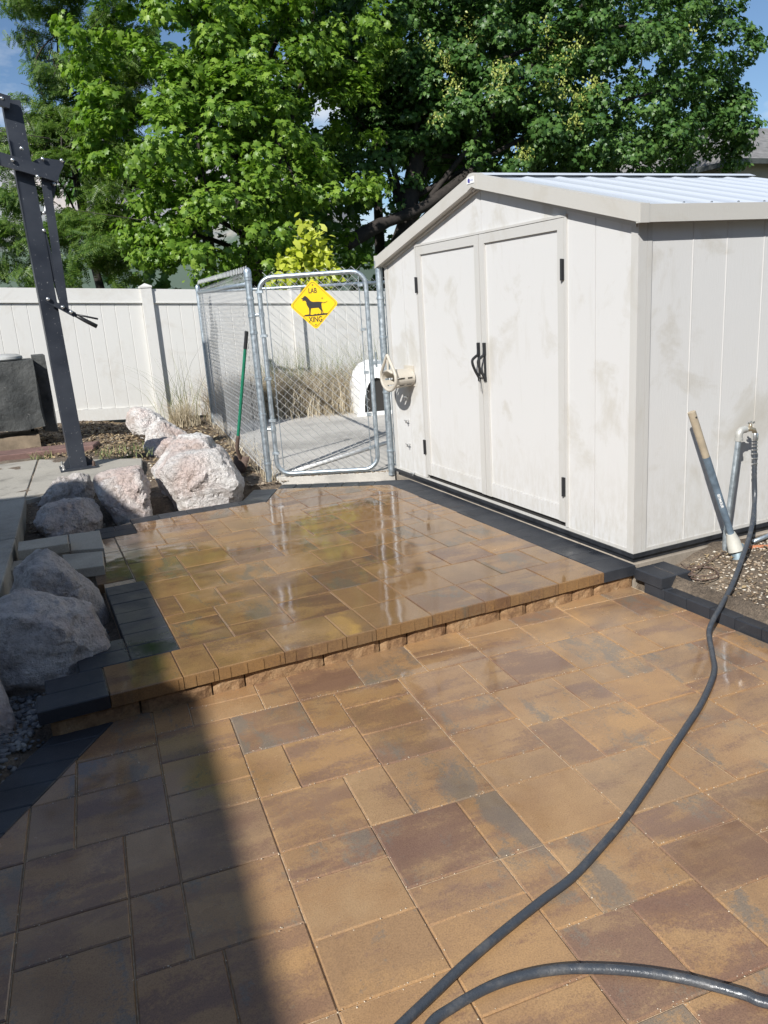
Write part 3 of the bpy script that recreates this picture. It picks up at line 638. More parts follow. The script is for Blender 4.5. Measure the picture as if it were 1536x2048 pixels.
# ================================================================== CHAIN-LINK KENNEL AND GATE
GL, GR, KB, KR = Vector((1.912, 6.828, .12)), Vector((2.912, 6.318, .12)), Vector((2.372, 11.0, .1)), Vector((5.3, 9.98, .1))
def chain(a, b, z0, z1, sp=.076, r=.0027):
    a, b = Vector((a[0], a[1])), Vector((b[0], b[1])); Lh = (b-a).length; d = (b-a)/Lh; nrm = Vector((-d.y, d.x))
    hs = sp/2; n_ = int(Lh/hs); m_ = int((z1-z0)/hs); mb = MB()
    V_ = []; F_ = []; rng = random.Random(5)
    for i in range(n_):
        base = len(V_)
        for k in range(m_+1):
            u = i*hs + (hs*1.03 if (k+i) % 2 else -hs*.03) + rng.uniform(-.0015, .0015); z = z0+k*hs; off = .004 if k % 2 else -.004
            c = a+d*u+nrm*off
            for q in range(3):
                an = 2.094*q; V_.append((c.x+nrm.x*r*math.sin(an)+d.x*r*math.cos(an), c.y+nrm.y*r*math.sin(an)+d.y*r*math.cos(an), z+.35*r*math.cos(an)))
        for k in range(m_):
            for q in range(3): F_.append((base+k*3+q, base+k*3+(q+1) % 3, base+(k+1)*3+(q+1) % 3, base+(k+1)*3+q))
    return npmesh('wire_mesh', np.array(V_), np.array(F_), m_wire)
kf = empty('chain_link_fence', (1.912, 6.828, .12), 'galvanized chain-link kennel fence between the white fence and shed', 'fence')
def fpost(p, h, r, nm='post'):
    ob = MB().tube([p, p+Vector((0, 0, h))], r, 14).build(nm, m_galv, kf, 40)
    MB().lathe([(r*1.12, h-.05), (r*1.14, h-.005), (r*1.0, h+.012), (r*.55, h+.03), (.002, h+.034)], p, 14).build('post_cap', m_galv, ob, 40)
    return ob
pl = fpost(GL, 1.845, .030); pr = fpost(GR, 1.86, .030); pc = fpost(KB, 1.90, .030); pk = fpost(KR, 1.88, .03)
for p_, zs in ((pl, (.17, .62, .95, 1.33, 1.62, 1.78)), (pr, (.22, .75, 1.22, 1.55))):
    base = GL if p_ is pl else GR
    for z in zs: MB().lathe([(.031, -.011), (.0345, -.009), (.0345, .009), (.031, .011)], base+Vector((0, 0, z)), 14).build('tension_band', m_galv, p_, 40)
put('wire_mesh', chain(GL.xy, KB.xy, .17, 2.0, .08, .0019), kf); put('wire_mesh', chain(KB.xy, KR.xy, .17, 2.0, .08, .0019), kf)
MB().tube([GL+Vector((0, 0, 1.74)), KB+Vector((0, 0, 1.83))], .021, 10).build('top_rail', m_galv, kf, True)
MB().tube([KB+Vector((0, 0, 1.83)), KR+Vector((0, 0, 1.80))], .021, 10).build('top_rail', m_galv, kf, True)
MB().bar(KB+Vector((.03, -.1, .12)), KB+Vector((.03, -.1, 1.86)), .018, .005).build('tension_bar', m_galv, kf)
mb = MB()
for q in range(1, 40):                                   # knuckled top edge of the side mesh
    p = GL+(KB-GL)*(q/40); z = 1.86+.09*q/40
    mb.tube([p+Vector((0, 0, z-.02)), p+Vector((.02, .03, z+.035)), p+Vector((0, .06, z-.02))], .0025, 4, False)
tag(mb.build('wire_knuckles', m_wire, kf), kind='stuff')
MB().tube([(2.948, 6.292, .2), (2.948, 6.292, 1.75)], .006, 6).build('tension_bar', m_galv, kf)
mb = MB()
for z in (.25, .55, .85, 1.15, 1.45, 1.7): mb.bar(GR+Vector((.02, 0, z-.12)), Vector((2.95, 6.292, z)), .02, .004, (0, 0, 1))
mb.build('brace_band', m_galv, kf)
# gate
gd = (GR-GL); gd.z = 0; gl = gd.length; gd.normalize(); gn = Vector((gd.y, -gd.x, 0))
if gn.y > 0: gn = -gn
gate = empty('chain_link_gate', GL+gd*.1, 'galvanized chain-link walk gate with rounded frame corners', 'gate')
def gp(u, z): return GL+gd*u+Vector((0, 0, z-.12))
u0_, u1_, z0_, z1_, rr = .085, 1.005, .185, 1.905, .12
loop = []
for cx_, cz_, a0 in ((u1_-rr, z1_-rr, 90), (u1_-rr, z0_+rr, 0), (u0_+rr, z0_+rr, -90), (u0_+rr, z1_-rr, -180)):
    for k in range(7): an = R(a0-15*k); loop.append(gp(cx_+rr*math.cos(an), cz_+rr*math.sin(an)))
loop.append(loop[0])
MB().tube(loop, .0205, 10, False).build('frame', m_galv, gate, True)
put('wire_mesh', chain(gp(u0_+.045, 0).xy, gp(u1_-.03, 0).xy, .2, 1.98), gate)
for u in (u0_+.06, u1_-.06): MB().tube([gp(u, .22), gp(u, 1.88)], .004, 6).build('tension_bar', m_galv, gate)
for u, zs in ((u0_, (1.79, 1.42, 1.05, .68, .38)), (u1_, (1.79, 1.42, 1.05, .68, .38))):
    for z in zs: MB().bar(gp(u-.028, z), gp(u+.03, z) if u < .5 else gp(u-.07, z), .022, .05, gn).build('tie_band', m_galv, gate)
for z in (1.6, .6): MB().tube([gp(.0, z), gp(.1, z)], .013, 8).lathe([(.035, -.016), (.035, .016)], gp(0, z), 14).lathe([(.026, -.018), (.026, .018)], gp(u0_, z), 12).build('hinge', m_galv, gate)
MB().bar(gp(u1_-.01, 1.13), gp(1.10, 1.13), .03, .012, gn).tube([gp(1.05, 1.09), gp(1.05, 1.22)], .008, 6).build('fork_latch', m_galv, gate)
MB().tube([gp(u1_-.05, .09), gp(u1_-.05, .3)], .004, 6).build('drop_wire', m_galv, gate)
# crossing sign
sc = gp(.5525, 1.655)+gn*.03
SM = Matrix((gd, Vector((0, 0, 1)), gn)).transposed().to_4x4(); SM.translation = sc
sign = empty('crossing_sign', sc, 'yellow diamond sign with black dog silhouette hung on the gate', 'sign')
def rdia(h, r_):
    o = []
    for k in range(4):
        c0 = R(90*k); cc = Vector((math.cos(c0), math.sin(c0)))*(h-r_*1.414)
        for q in range(6): an = c0-R(45)+R(18*q); o.append((cc.x+r_*math.cos(an), cc.y+r_*math.sin(an)))
    return o
def flat(mb, poly, z0, z1): mb.add([SM @ Vector((p[0], p[1], z)) for z in (z0, z1) for p in poly], [tuple(range(len(poly)))[::-1], tuple(range(len(poly), 2*len(poly)))]+[(i, (i+1) % len(poly), len(poly)+(i+1) % len(poly), len(poly)+i) for i in range(len(poly))]); return mb
flat(MB(), rdia(.212, .03), -.0015, .0015).build('plate', m_yellow, sign)
o1, o2 = rdia(.196, .028), rdia(.1915, .0265); n_ = len(o1)
MB().add([SM @ Vector((p[0], p[1], .0021)) for p in o1+o2], [(i, (i+1) % n_, n_+(i+1) % n_, n_+i) for i in range(n_)]).build('border_line', m_blackp, sign)
def sg(pts): return [((x-(y-760)*.0738-770)/590*.2, (760-(y+(x-770)*.053))/590*.2) for x, y in pts]
dog = sg([(440,612),(490,590),(510,560),(540,548),(570,560),(610,595),(650,640),(690,680),(740,695),(870,690),(940,695),(1000,712),(1050,705),(1115,675),(1090,705),(1030,728),(960,722),(955,760),(965,860),(985,900),(1000,940),(1000,978),(982,978),(978,930),(955,905),(965,950),(955,992),(932,992),(945,950),(935,900),(880,840),(800,845),(690,855),(680,930),(672,1005),(640,1005),(645,930),(635,850),(600,800),(575,750),(570,700),(545,665),(510,665),(480,675),(470,655),(500,640),(465,635)])
flat(MB(), dog[::-1], .0016, .0024).build('dog_silhouette', m_blackp, sign)
gr_ = sg([(485,1050),(540,1012),(600,1003),(640,998),(720,1015),(780,995),(800,985),(815,1000),(860,990),(880,975),(890,992),(950,985),(1000,970),(1115,975),(1090,1010),(900,1030),(700,1045)])
flat(MB(), gr_[::-1], .0016, .0022).build('grass_line', m_blackp, sign)
flat(MB(), sg([(945,610),(975,590),(1005,605),(985,612),(970,635),(968,614)])[::-1], .0016, .0022).build('small_mark', m_blackp, sign)
TS = Matrix.Diagonal((.74, 1, 1, 1))
textmesh('LAB', .058, SM @ Matrix.Translation((-.004, .113, .0019)) @ TS, m_blackp, sign, 'lettering'); textmesh('XING', .064, SM @ Matrix.Translation((.002, -.126, .0019)) @ TS, m_blackp, sign, 'lettering')
for v in (.162, -.168):
    MB().lathe([(.006, 0), (.006, .003), (.002, .005)], SM @ Vector((0, v, .0015)), 8, gn).build('screw', m_rust, sign)

# ================================================================== WHITE VINYL FENCE
vf = empty('vinyl_fence', (1.84, 12, .2), 'cream white vinyl privacy fence along the back of the yard', 'fence')
def fz(x): return -.062*(x-1.84)
px_ = [-2.62, -.39, 1.84, 4.07, 6.3, 8.53]
for x in px_:
    z = fz(x); p = MB().box((x-.075, 11.925, .1+z), (x+.075, 12.075, 2.06+z)).build('post', m_vinyl, vf)
    MB().add([(x-.085, 11.915, 2.06+z), (x+.085, 11.915, 2.06+z), (x+.085, 12.085, 2.06+z), (x-.085, 12.085, 2.06+z), (x-.085, 11.915, 2.082+z), (x+.085, 11.915, 2.082+z), (x+.085, 12.085, 2.082+z), (x-.085, 12.085, 2.082+z), (x, 12, 2.125+z)],
             [(0, 3, 2, 1), (0, 1, 5, 4), (1, 2, 6, 5), (2, 3, 7, 6), (3, 0, 4, 7), (4, 5, 8), (5, 6, 8), (6, 7, 8), (7, 4, 8)]).build('post_cap', m_vinyl, p)
for a, b in zip(px_[:-1], px_[1:]):
    a += .076; b -= .076; za, zb = fz(a), fz(b)
    for lo, hi, y0 in ((1.848, 2.045, 11.962), (.205, .375, 11.962)):
        MB().add([(a, y0, lo+za), (b, y0, lo+zb), (b, 12.038, lo+zb), (a, 12.038, lo+za), (a, y0, hi+za), (b, y0, hi+zb), (b, 12.038, hi+zb), (a, 12.038, hi+za)], ((0,3,2,1),(4,5,6,7),(0,1,5,4),(1,2,6,5),(2,3,7,6),(3,0,4,7))).build('rail', m_vinyl, vf)
        if lo > 1: MB().add([(a, y0-.006, lo+za), (b, y0-.006, lo+zb), (b, y0+.0, lo+zb), (a, y0, lo+za), (a, y0-.006, lo+.02+za), (b, y0-.006, lo+.02+zb), (b, y0, lo+.02+zb), (a, y0, lo+.02+za)], ((0,3,2,1),(4,5,6,7),(0,1,5,4),(1,2,6,5),(2,3,7,6),(3,0,4,7))).build('rail_lip', m_vinyl, vf)
    n_ = 11
    for q in range(n_):
        x0, x1 = a+(b-a)*q/n_, a+(b-a)*(q+1)/n_; z = fz((x0+x1)/2); ch = .006
        vs = [(x0, 11.994, 0), (x0+ch, 11.988, 0), (x1-ch, 11.988, 0), (x1, 11.994, 0), (x1, 12.01, 0), (x0, 12.01, 0)]
        MB().add([(v[0], v[1], .374+z) for v in vs]+[(v[0], v[1], 1.849+z) for v in vs], [(0,1,2,3,4,5)[::-1], (6,7,8,9,10,11)]+[(i, (i+1) % 6, 6+(i+1) % 6, 6+i) for i in range(6)]).build('board', m_vinyl, vf)

# ================================================================== BOULDERS
ICO = None
def ico(n):
    bm = bmesh.new(); bmesh.ops.create_icosphere(bm, subdivisions=n, radius=1); bm.verts.ensure_lookup_table()
    v = [x.co.copy() for x in bm.verts]; f = [tuple(q.index for q in x.verts) for x in bm.faces]; bm.free(); return v, f
ICO5 = ico(5); ICO1 = ico(1)
def boulder(label, outline, Y, depth, seed, mat=None, lean=.0, amp=1.0, ground=None):
    """outline: picture points of the stone's contour, carried to the vertical plane at distance Y, then given real depth"""
    pts = [PY(x, y, Y) for x, y in outline]; c = sum(pts, Vector())/len(pts)
    rng = random.Random(seed); cloud = []
    zmin = min(p.z for p in pts); zmax = max(p.z for p in pts)
    for p in pts:
        d = p-c; k = (p.z-zmin)/(zmax-zmin+1e-6)
        cloud.append(p+Vector((0, lean*k, 0)))
        cloud.append(c+d*rng.uniform(.62, .82)+Vector((0, -depth*.5*rng.uniform(.75, 1)+lean*k, 0)))
        cloud.append(c+d*rng.uniform(.6, .85)+Vector((0, depth*.5*rng.uniform(.8, 1)+lean*k, 0)))
    for p in list(cloud):
        if p.z < zmin+.08: cloud.append(Vector((p.x, p.y, zmin-.08)))
    bm = bmesh.new()
    for p in cloud: bm.verts.new(p-c)
    res = bmesh.ops.convex_hull(bm, input=bm.verts); bm.normal_update()
    pl_ = []
    for f in bm.faces:
        n_ = f.normal; dd = n_.dot(f.verts[0].co)
        if dd < 0: n_, dd = -n_, -dd
        pl_.append((n_.copy(), dd))
    bm.free()
    for q in range(16):                                    # broken facets
        dv = Vector((rng.gauss(0, 1), rng.gauss(0, 1), rng.gauss(.25, .8))).normalized()
        sup = max(dv.dot(p-c) for p in cloud); rmin = min(pp[1]/max(dv.dot(pp[0]), 1e-3) for pp in pl_ if dv.dot(pp[0]) > 0)
        pl_.append((dv, max(rmin*rng.uniform(.90, 1.0), .25*sup)))
    N = np.array([p[0] for p in pl_]); D = np.array([p[1] for p in pl_]); vd = np.array([tuple(v) for v in ICO5[0]])
    dt = vd @ N.T; dt = np.maximum(dt, 1e-4)/np.maximum(D, .01)[None, :]
    pw = 90; rad = 1/((dt**pw).sum(1)**(1/pw)); rad *= 1.115
    sc_ = float(np.mean(rad)); vs = []
    for d, r_ in zip(ICO5[0], rad):
        p = d*r_; q = p*(1/sc_)+Vector((seed*3.7, seed*1.3, 0))
        cl = noise.voronoi(q*1.5)[0]; e = noise.fractal(q*1.1, 1, 2, 4)*.05*sc_*amp + (cl[1]-cl[0]-.25)*.10*sc_*amp*(1 if cl[1]-cl[0] < .25 else .3) + noise.fractal(q*3.6, .6, 2.1, 7)*.055*sc_*amp - (1-abs(noise.noise(q*3.0+Vector((2, 8, 5)))))**9*.035*sc_*amp
        st_ = q.z*3.1+q.x*1.3+noise.noise(q*1.7)*1.2; e -= .028*sc_*amp*abs((st_ % 1)-.5)*2*(.5+.5*noise.noise(q*.9+Vector((4, 4, 4))))
        vs.append(c+d*(r_+e))
    o = MB().add(vs, ICO5[1]).build('boulder', mat or m_rock, None, 24)
    return tag(o, label, 'boulder', 'landscape boulders beside the patio')
boulder('largest boulder, pale and pink flushed, flat face towards the upper patio', [(298,1006),(304,950),(324,922),(350,910),(400,898),(440,898),(458,920),(486,955),(498,985),(490,1004),(430,1020),(372,1026),(306,1020)], 6.62, .5, 1, m_rock, .12)
boulder('pale boulder wedged behind the largest pink boulder', [(303,955),(312,920),(335,890),(355,878),(400,871),(435,880),(452,902),(455,930),(440,960),(330,965)], 7.15, .5, 2, m_rock, .1)
boulder('squarish cream boulder left of the largest pink boulder', [(191,975),(195,955),(212,948),(262,936),(284,936),(293,955),(299,1000),(303,1020),(290,1028),(240,1034),(210,1015)], 6.62, .4, 3, m_rock, .05)
boulder('grey boulder by the hoop base, behind the flat grey one', [(72,1018),(78,985),(100,965),(130,950),(168,945),(183,960),(187,995),(180,1012),(110,1022)], 7.05, .42, 4, m_rock2, .08)
boulder('flat grey boulder next to the loose beige blocks', [(63,1035),(70,1015),(110,1008),(160,1000),(196,1004),(210,1014),(204,1042),(192,1058),(150,1070),(110,1070),(75,1055)], 6.45, .42, 5, m_rock2, .05)
boulder('humped grey boulder in front of the loose beige blocks', [(25,1200),(28,1150),(40,1125),(62,1112),(98,1105),(112,1118),(135,1140),(158,1156),(180,1163),(190,1180),(195,1200),(216,1222),(219,1245),(195,1262),(110,1262),(40,1235)], 4.45, .45, 6, m_rock2, .1, .8)
boulder('biggest shaded boulder beside the charcoal border corner', [(-40,1215),(0,1200),(40,1196),(90,1214),(150,1212),(190,1228),(206,1250),(226,1275),(232,1288),(205,1305),(150,1332),(100,1362),(62,1395),(20,1392),(-40,1370)], 3.85, .55, 7, m_rock2, .1, .8)
boulder('boulder cut off by the left edge beside the grey gravel', [(-60,1400),(0,1372),(14,1405),(30,1440),(38,1462),(34,1482),(10,1500),(-60,1510)], 3.42, .35, 8, m_rock, .03, .8)
boulder('farthest boulder, lying right against the white fence', [(254,845),(258,825),(275,816),(300,820),(322,832),(338,848),(330,862),(290,872),(262,862)], 10.3, .5, 9, m_rock, .15)
boulder('small pale boulder below the far one near the white fence', [(281,880),(286,862),(300,848),(318,838),(345,848),(372,862),(376,880),(340,892),(296,890)], 9.75, .45, 10, m_rock, .1)
boulder('low pinkish boulder just behind the wedged pale one', [(291,898),(298,884),(330,876),(365,874),(385,884),(380,905),(340,912),(305,905)], 8.9, .4, 11, m_rock, .08)

# loose beige concrete blocks on the left
def loose(label, poly, z1, th=.06):
    o = MB().prism(poly, z1-th, z1, .004).build('concrete_block', m_block); return tag(o, label, 'concrete block', 'loose beige concrete blocks')
loose('beige block set highest, against the concrete path', [(-.195, 5.372), (.108, 5.35), (.118, 5.59), (-.188, 5.612)], .25)
loose('beige block beside the upper patio edge, behind its neighbour', [(.118, 5.385), (.318, 5.30), (.338, 5.80), (.132, 5.83)], .19)
loose('beige block overhanging its support, nearest the upper patio', [(.05, 4.93), (.277, 4.895), (.303, 5.225), (.06, 5.31)], .192)
loose('beige block lying below the highest one beside the path', [(-.25, 5.16), (.03, 5.14), (.035, 5.345), (-.235, 5.366)], .19)
loose('grey block under the overhanging beige block', [(.03, 4.97), (.262, 4.94), (.285, 5.29), (.04, 5.33)], .13, .13)
loose('beige block under the highest block beside the path', [(-.19, 5.375), (.10, 5.36), (.112, 5.59), (-.185, 5.605)], .189, .18)

# ================================================================== BASKETBALL HOOP
HX, HY, HZ = .381, 8.221, .25
hoop = empty('basketball_hoop', (HX, HY, HZ), 'black steel basketball hoop post with lever arms bolted to the slab', 'basketball hoop')
hb_, ht_ = Vector((HX-.0, HY, HZ+.02)), PY(21, 204, 8.26)
MB().bar(hb_, ht_, .150, .150, (.05, -1, 0)).build('post', m_post, hoop)
MB().box((HX-.17, HY-.14, HZ+.001), (HX+.17, HY+.14, HZ+.021)).build('base_plate', m_post, hoop)
for sx in (-1, 1):
    MB().slabp([(HX+sx*.076, HY-.006, HZ+.022), (HX+sx*.165, HY-.006, HZ+.022), (HX+sx*.076, HY-.006, HZ+.12)], (0, 1, 0), .012).build('gusset', m_post, hoop)
    for sy in (-1, 1): MB().lathe([(.02, 0), (.02, .006), (.013, .007), (.013, .028), (.009, .05), (.002, .05)], (HX+sx*.14, HY+sy*.11, HZ+.021), 8).build('anchor_bolt', m_rust if sx > 0 else m_chrome, hoop)
HF = 8.115
def hp(x, y, Y=HF): return PY(x, y, Y)
for nm, a, b, wd, th, Y in (('lower_arm', (-70, 297), (118, 353), .105, .05, 8.10), ('lever_strut', (90, 352), (129, 618), .075, .04, 8.16), ('adjust_lever', (90, 597), (150, 630), .045, .03, 8.09), ('gas_spring', (86, 462), (122, 600), .045, .04, 8.2)):
    MB().bar(hp(*a, Y), hp(*b, Y), wd, th, (0, -1, 0)).build(nm, m_post, hoop)
MB().tube([hp(150, 630, 8.09), hp(170, 641, 8.09), hp(194, 653, 8.09)], [.016, .019, .02], 8).build('lever_grip', m_plastic_b, hoop, True)
MB().tube([hp(150, 629, 8.09), hp(172, 633, 8.06), hp(196, 638, 8.06)], .009, 6).build('lever_fork', m_plastic_b, hoop, True)
for pts, Y in (([(66, 322), (82, 315), (131, 322), (118, 352), (104, 410), (100, 352)], 8.18), ([(70, 420), (88, 424), (72, 446)], 8.19), ([(74, 448), (90, 460), (78, 470)], 8.19)):
    MB().slabp([hp(x, y, Y) for x, y in pts], (0, 1, 0), .02).build('bracket', m_post, hoop)
MB().tube([hp(90, 425, 8.2), hp(94, 395, 8.2)], .014, 8).build('spring_rod', m_chrome, hoop)
for x, y, Y in ((4, 197, 8.10), (43, 297, 8.10), (25, 320, 8.06), (85, 318, 8.16), (123, 321, 8.16), (75, 353, 8.07), (108, 368, 8.16), (88, 426, 8.17), (88, 461, 8.17), (96, 598, 8.06), (125, 614, 8.06), (142, 624, 8.06)):
    p = hp(x, y, Y); MB().lathe([(.018, 0), (.018, .006), (.012, .016), (.004, .02)], p, 8, (0, -1, 0)).build('bolt', m_chrome, hoop, 40)
MB().bar(hp(-80, 175, 8.1), hp(20, 206, 8.12), .10, .05, (0, -1, 0)).build('upper_arm', m_post, hoop)
# backboard and ring, just left of the frame
bbx = -.92
MB().bar(hp(-80, 175, 8.1), (bbx+.05, 7.95, 3.95), .09, .05, (0, -1, 0)).bar(hp(-70, 297, 8.1), (bbx+.05, 7.95, 3.5), .09, .05, (0, -1, 0)).build('arm_extension', m_post, hoop)
MB().box((bbx-.01, 7.22, 3.36), (bbx+.03, 8.66, 4.32)).build('backboard', m_white, hoop)
MB().tube([(bbx-.28+.23*math.cos(a), 7.94+.23*math.sin(a), 3.45) for a in [2*math.pi*k/24 for k in range(25)]], .009, 6, False).bar((bbx-.06, 7.94, 3.45), (bbx, 7.94, 3.45), .1, .02, (0, 0, 1)).build('rim', m_orange, hoop)

# ================================================================== COVERED GRILL
gr = empty('covered_grill', (-.4, 10.5, .25), 'dusty black fabric covered grill in front of the white fence', 'grill')
def cover(x0, x1, y0, y1, z0, z1, taper, seed):
    n_ = 16; vs = []; fs = []; per = []
    for a, b, m_ in (((x0, y0), (x1, y0), 22), ((x1, y0), (x1, y1), 10), ((x1, y1), (x0, y1), 22), ((x0, y1), (x0, y0), 10)):
        for k in range(m_): per.append((a[0]+(b[0]-a[0])*k/m_, a[1]+(b[1]-a[1])*k/m_))
    cx_, cy_ = (x0+x1)/2, (y0+y1)/2; m_ = len(per)
    for i in range(n_+1):
        t = i/n_; z = z0+(z1-z0)*t; s_ = 1+taper*(1-t)
        for x, y in per:
            wv = .10*(1-t*.85)*noise.noise(Vector((x*3.2+seed, y*3, z*1.3)))+.022*(1-t*.8)*math.sin(x*17+y*15+seed+z*2)
            d = Vector((x-cx_, y-cy_)); l_ = d.length; d = d*(s_+wv/l_); zz = z-(.03*math.sin(x*5+seed) if i == 0 else 0)
            vs.append((cx_+d.x, cy_+d.y, zz))
    for i in range(n_):
        for k in range(m_): fs.append((i*m_+k, i*m_+(k+1) % m_, (i+1)*m_+(k+1) % m_, (i+1)*m_+k))
    fs.append(tuple(n_*m_+k for k in range(m_))); return MB().add(vs, fs)
cover(-1.5, .165, 10.05, 10.75, .50, 1.262, .03, 2).build('cover', m_cloth, gr, 50)
cover(.172, .31, 10.2, 10.75, .40, 1.30, .10, 5).build('side_cover', m_cloth, gr, 50)
MB().box((-1.5, 10.1, .245), (.1, 10.7, .40)).build('base', m_timber, gr)
MB().box((.02, 10.5, .24), (.06, 10.54, .5)).box((-1.4, 10.5, .24), (-1.36, 10.54, .5)).build('leg', m_plastic_b, gr)
lid = tag(MB().lathe([(.0, 1.268), (.19, 1.27), (.205, 1.285), (.20, 1.31), (.15, 1.335), (.05, 1.345), (.002, 1.346)], (-.13, 10.35, 0), 28).build('round_lid', simple('lid_grey', (.42, .42, .40), .6, .2, 8), None, 40), 'round grey lid lying on the grill cover', 'lid')
tag(MB().prism([(-.5, 9.45), (.62, 9.3), (.72, 9.62), (-.4, 9.8)], .2, .30, .01).build('stone_slab', m_wine), 'flat reddish brown stone slab on the mulch behind the hoop', 'stone slab')

# ================================================================== SHOVEL
sh = empty('shovel', (1.79, 7.42, .15), 'green handled shovel with black grip leaning on the chain-link fence', 'shovel')
T0, T1 = Vector((1.935, 7.14, 1.462)), Vector((1.795, 7.33, .50)); td = (T1-T0).normalized()
MB().tube([T0, T0+td*.16], .0175, 10).build('grip', m_plastic_b, sh, 40); MB().tube([T0+td*.161, T1], [.0155, .0155], 10).build('handle', m_green, sh, 40)
bl = bez([T1, T1+td*.13, Vector((1.80, 7.385, .30)), Vector((1.815, 7.40, .27))], 5); MB().tube(bl, .019, 10).build('socket', m_rust, sh, True)
vs = []; nn = 9
for i in range(nn):
    t = i/(nn-1); wd = .115*(1-.15*t) if t < .6 else .115*.91*math.sqrt(max(0.02, 1-((t-.6)/.4)**2)); c = Vector((1.815-.055*t, 7.40-.0*t, .285-.17*t))
    for k in range(7):
        s_ = k/3-1; vs.append(c+Vector((wd*s_*.45, -wd*s_*.9*.9, 0))+Vector((.02, .03, 0))*(s_*s_))
fs = [(i*7+k, i*7+k+1, (i+1)*7+k+1, (i+1)*7+k) for i in range(nn-1) for k in range(6)]
ob = MB().add(vs, fs).build('blade', m_rust, sh, True); sm_ = ob.modifiers.new('thick', 'SOLIDIFY'); sm_.thickness = .003

# ================================================================== DOG HOUSE, PIPE
dg = empty('dog_house', (4.7, 10.2, .15), 'white plastic igloo dog house inside the chain-link kennel', 'dog house')
fd = Vector((-.22, -.975, 0)).normalized(); dc = Vector((4.37, 9.80, .15))-fd*.52; sd_ = Vector((fd.y, -fd.x, 0))
if sd_.x < 0: sd_ = -sd_
prof = [(.36, 0), (.36, .05), (.35, .2), (.33, .40), (.27, .57), (.18, .67), (.08, .71), (.003, .715)]
MB().lathe(prof, dc+Vector((.1, .1, 0)), 28).build('dome', m_white, dg, True)
def arch(hw, ht, off, n_=14): return [dc+fd*off+sd_*(hw*math.cos(math.pi*k/n_)) + Vector((0, 0, .012+ht*math.sin(math.pi*k/n_)**.8)) for k in range(n_+1)]
A1, A2, A3, A4 = arch(.255, .66, .54), arch(.19, .50, .56), arch(.27, .68, .1), arch(.19, .50, .1); n_ = len(A1)
vs = A3+A1+A2+A4; fs = [(q*n_+i, q*n_+i+1, (q+1)*n_+i+1, (q+1)*n_+i) for q in range(3) for i in range(n_-1)]
MB().add(vs, fs).build('entrance', m_white, dg, 50)
MB().add(arch(.195, .505, .515)+[], [tuple(range(n_))]).build('opening_shade', m_inshade, dg)  # dark sheet painted as the shaded inside of the dog house
MB().bar(dc+fd*.55-sd_*.30+Vector((0, 0, .03)), dc+fd*.55+sd_*.30+Vector((0, 0, .03)), .05, .05, (0, 0, 1)).build('sill', m_white, dg)
tag(MB().tube([(2.16, 6.86, .172), (2.8, 7.23, .172), (3.5, 7.64, .172)], .018, 10).build('white_pipe', m_white, None, True), 'long white pipe lying on the kennel slab behind the gate', 'pipe')

# ================================================================== TAP, HOSE AND TOOLS BY THE SHED
sp = empty('standpipe_tap', (3.55, 3.12, .12), 'galvanized standpipe with brass garden tap by the shed wall', 'tap')
q0, q1 = PY(1450, 1075, 3.12), PY(1478, 872, 3.12)
MB().tube([(q0.x+.004, 3.12, .08), (q0.x+.004, 3.12, .2), q1], .0155, 12).build('pipe', m_galv, sp, 40)
e0 = q1; MB().tube(bez([e0+Vector((0, 0, -.02)), e0+Vector((0, 0, .012)), e0+Vector((.018, 0, .03)), e0+Vector((.05, 0, .032))], 5), .020, 12).lathe([(.023, -.008), (.023, .008)], e0+Vector((0, 0, -.02)), 12).build('elbow', simple('iron_elbow', (.46, .46, .43), .55, .2, 30, metal=.4), sp, 40)
MB().tube([e0+Vector((.05, 0, .032)), e0+Vector((.085, -.004, .030)), e0+Vector((.105, -.008, .022)), e0+Vector((.112, -.01, .0))], [.015, .014, .013, .014], 10).tube([e0+Vector((.083, -.002, .03)), e0+Vector((.083, -.002, .062))], .009, 8).build('spout', m_brass, sp, True)
hc = e0+Vector((.083, -.002, .066)); MB().bar(hc-Vector((.028, .0, 0)), hc+Vector((.028, 0, 0)), .010, .008, (0, 0, 1)).bar(hc-Vector((0, .02, 0)), hc+Vector((0, .02, 0)), .010, .0085, (0, 0, 1)).lathe([(.008, -.012), (.008, .008)], hc, 8).build('tap_handle', m_chrome, sp)
h0 = e0+Vector((.113, -.01, -.002))
MB().lathe([(.019, -.03), (.019, .0), (.016, .006)], h0, 12).build('coupling', m_chrome, sp, 40)
# hose: from the tap over the edging, across the patio, out of frame and back
hs = empty('garden_hose', (2.6, 2.3, 0), 'dark grey garden hose running from the tap across the patio', 'hose')
rs = .0125
def onp(x, y, z=rs): return PZ(x, y, z)
path_h = [h0+Vector((0, 0, -.02)), h0+Vector((0, -.004, -.10)), h0+Vector((-.005, -.015, -.22)), h0+Vector((-.02, -.04, -.37)), PZ(1502, 1060, .29), PZ(1483, 1120, .17), PZ(1464, 1170, .115), PZ(1442, 1212, .085), PZ(1424, 1245, .062), PZ(1418, 1268, .03),
          onp(1425, 1310), onp(1428, 1345), onp(1405, 1402), onp(1372, 1455), onp(1340, 1503), onp(1300, 1565), onp(1250, 1636), onp(1190, 1707), onp(1142, 1757), onp(1085, 1800), onp(1000, 1868), onp(930, 1928), onp(870, 1985), onp(800, 2052), onp(770, 2085)]
MB().tube(bez(path_h, 7), rs, 12).build('hose_line', m_hose, hs, True)
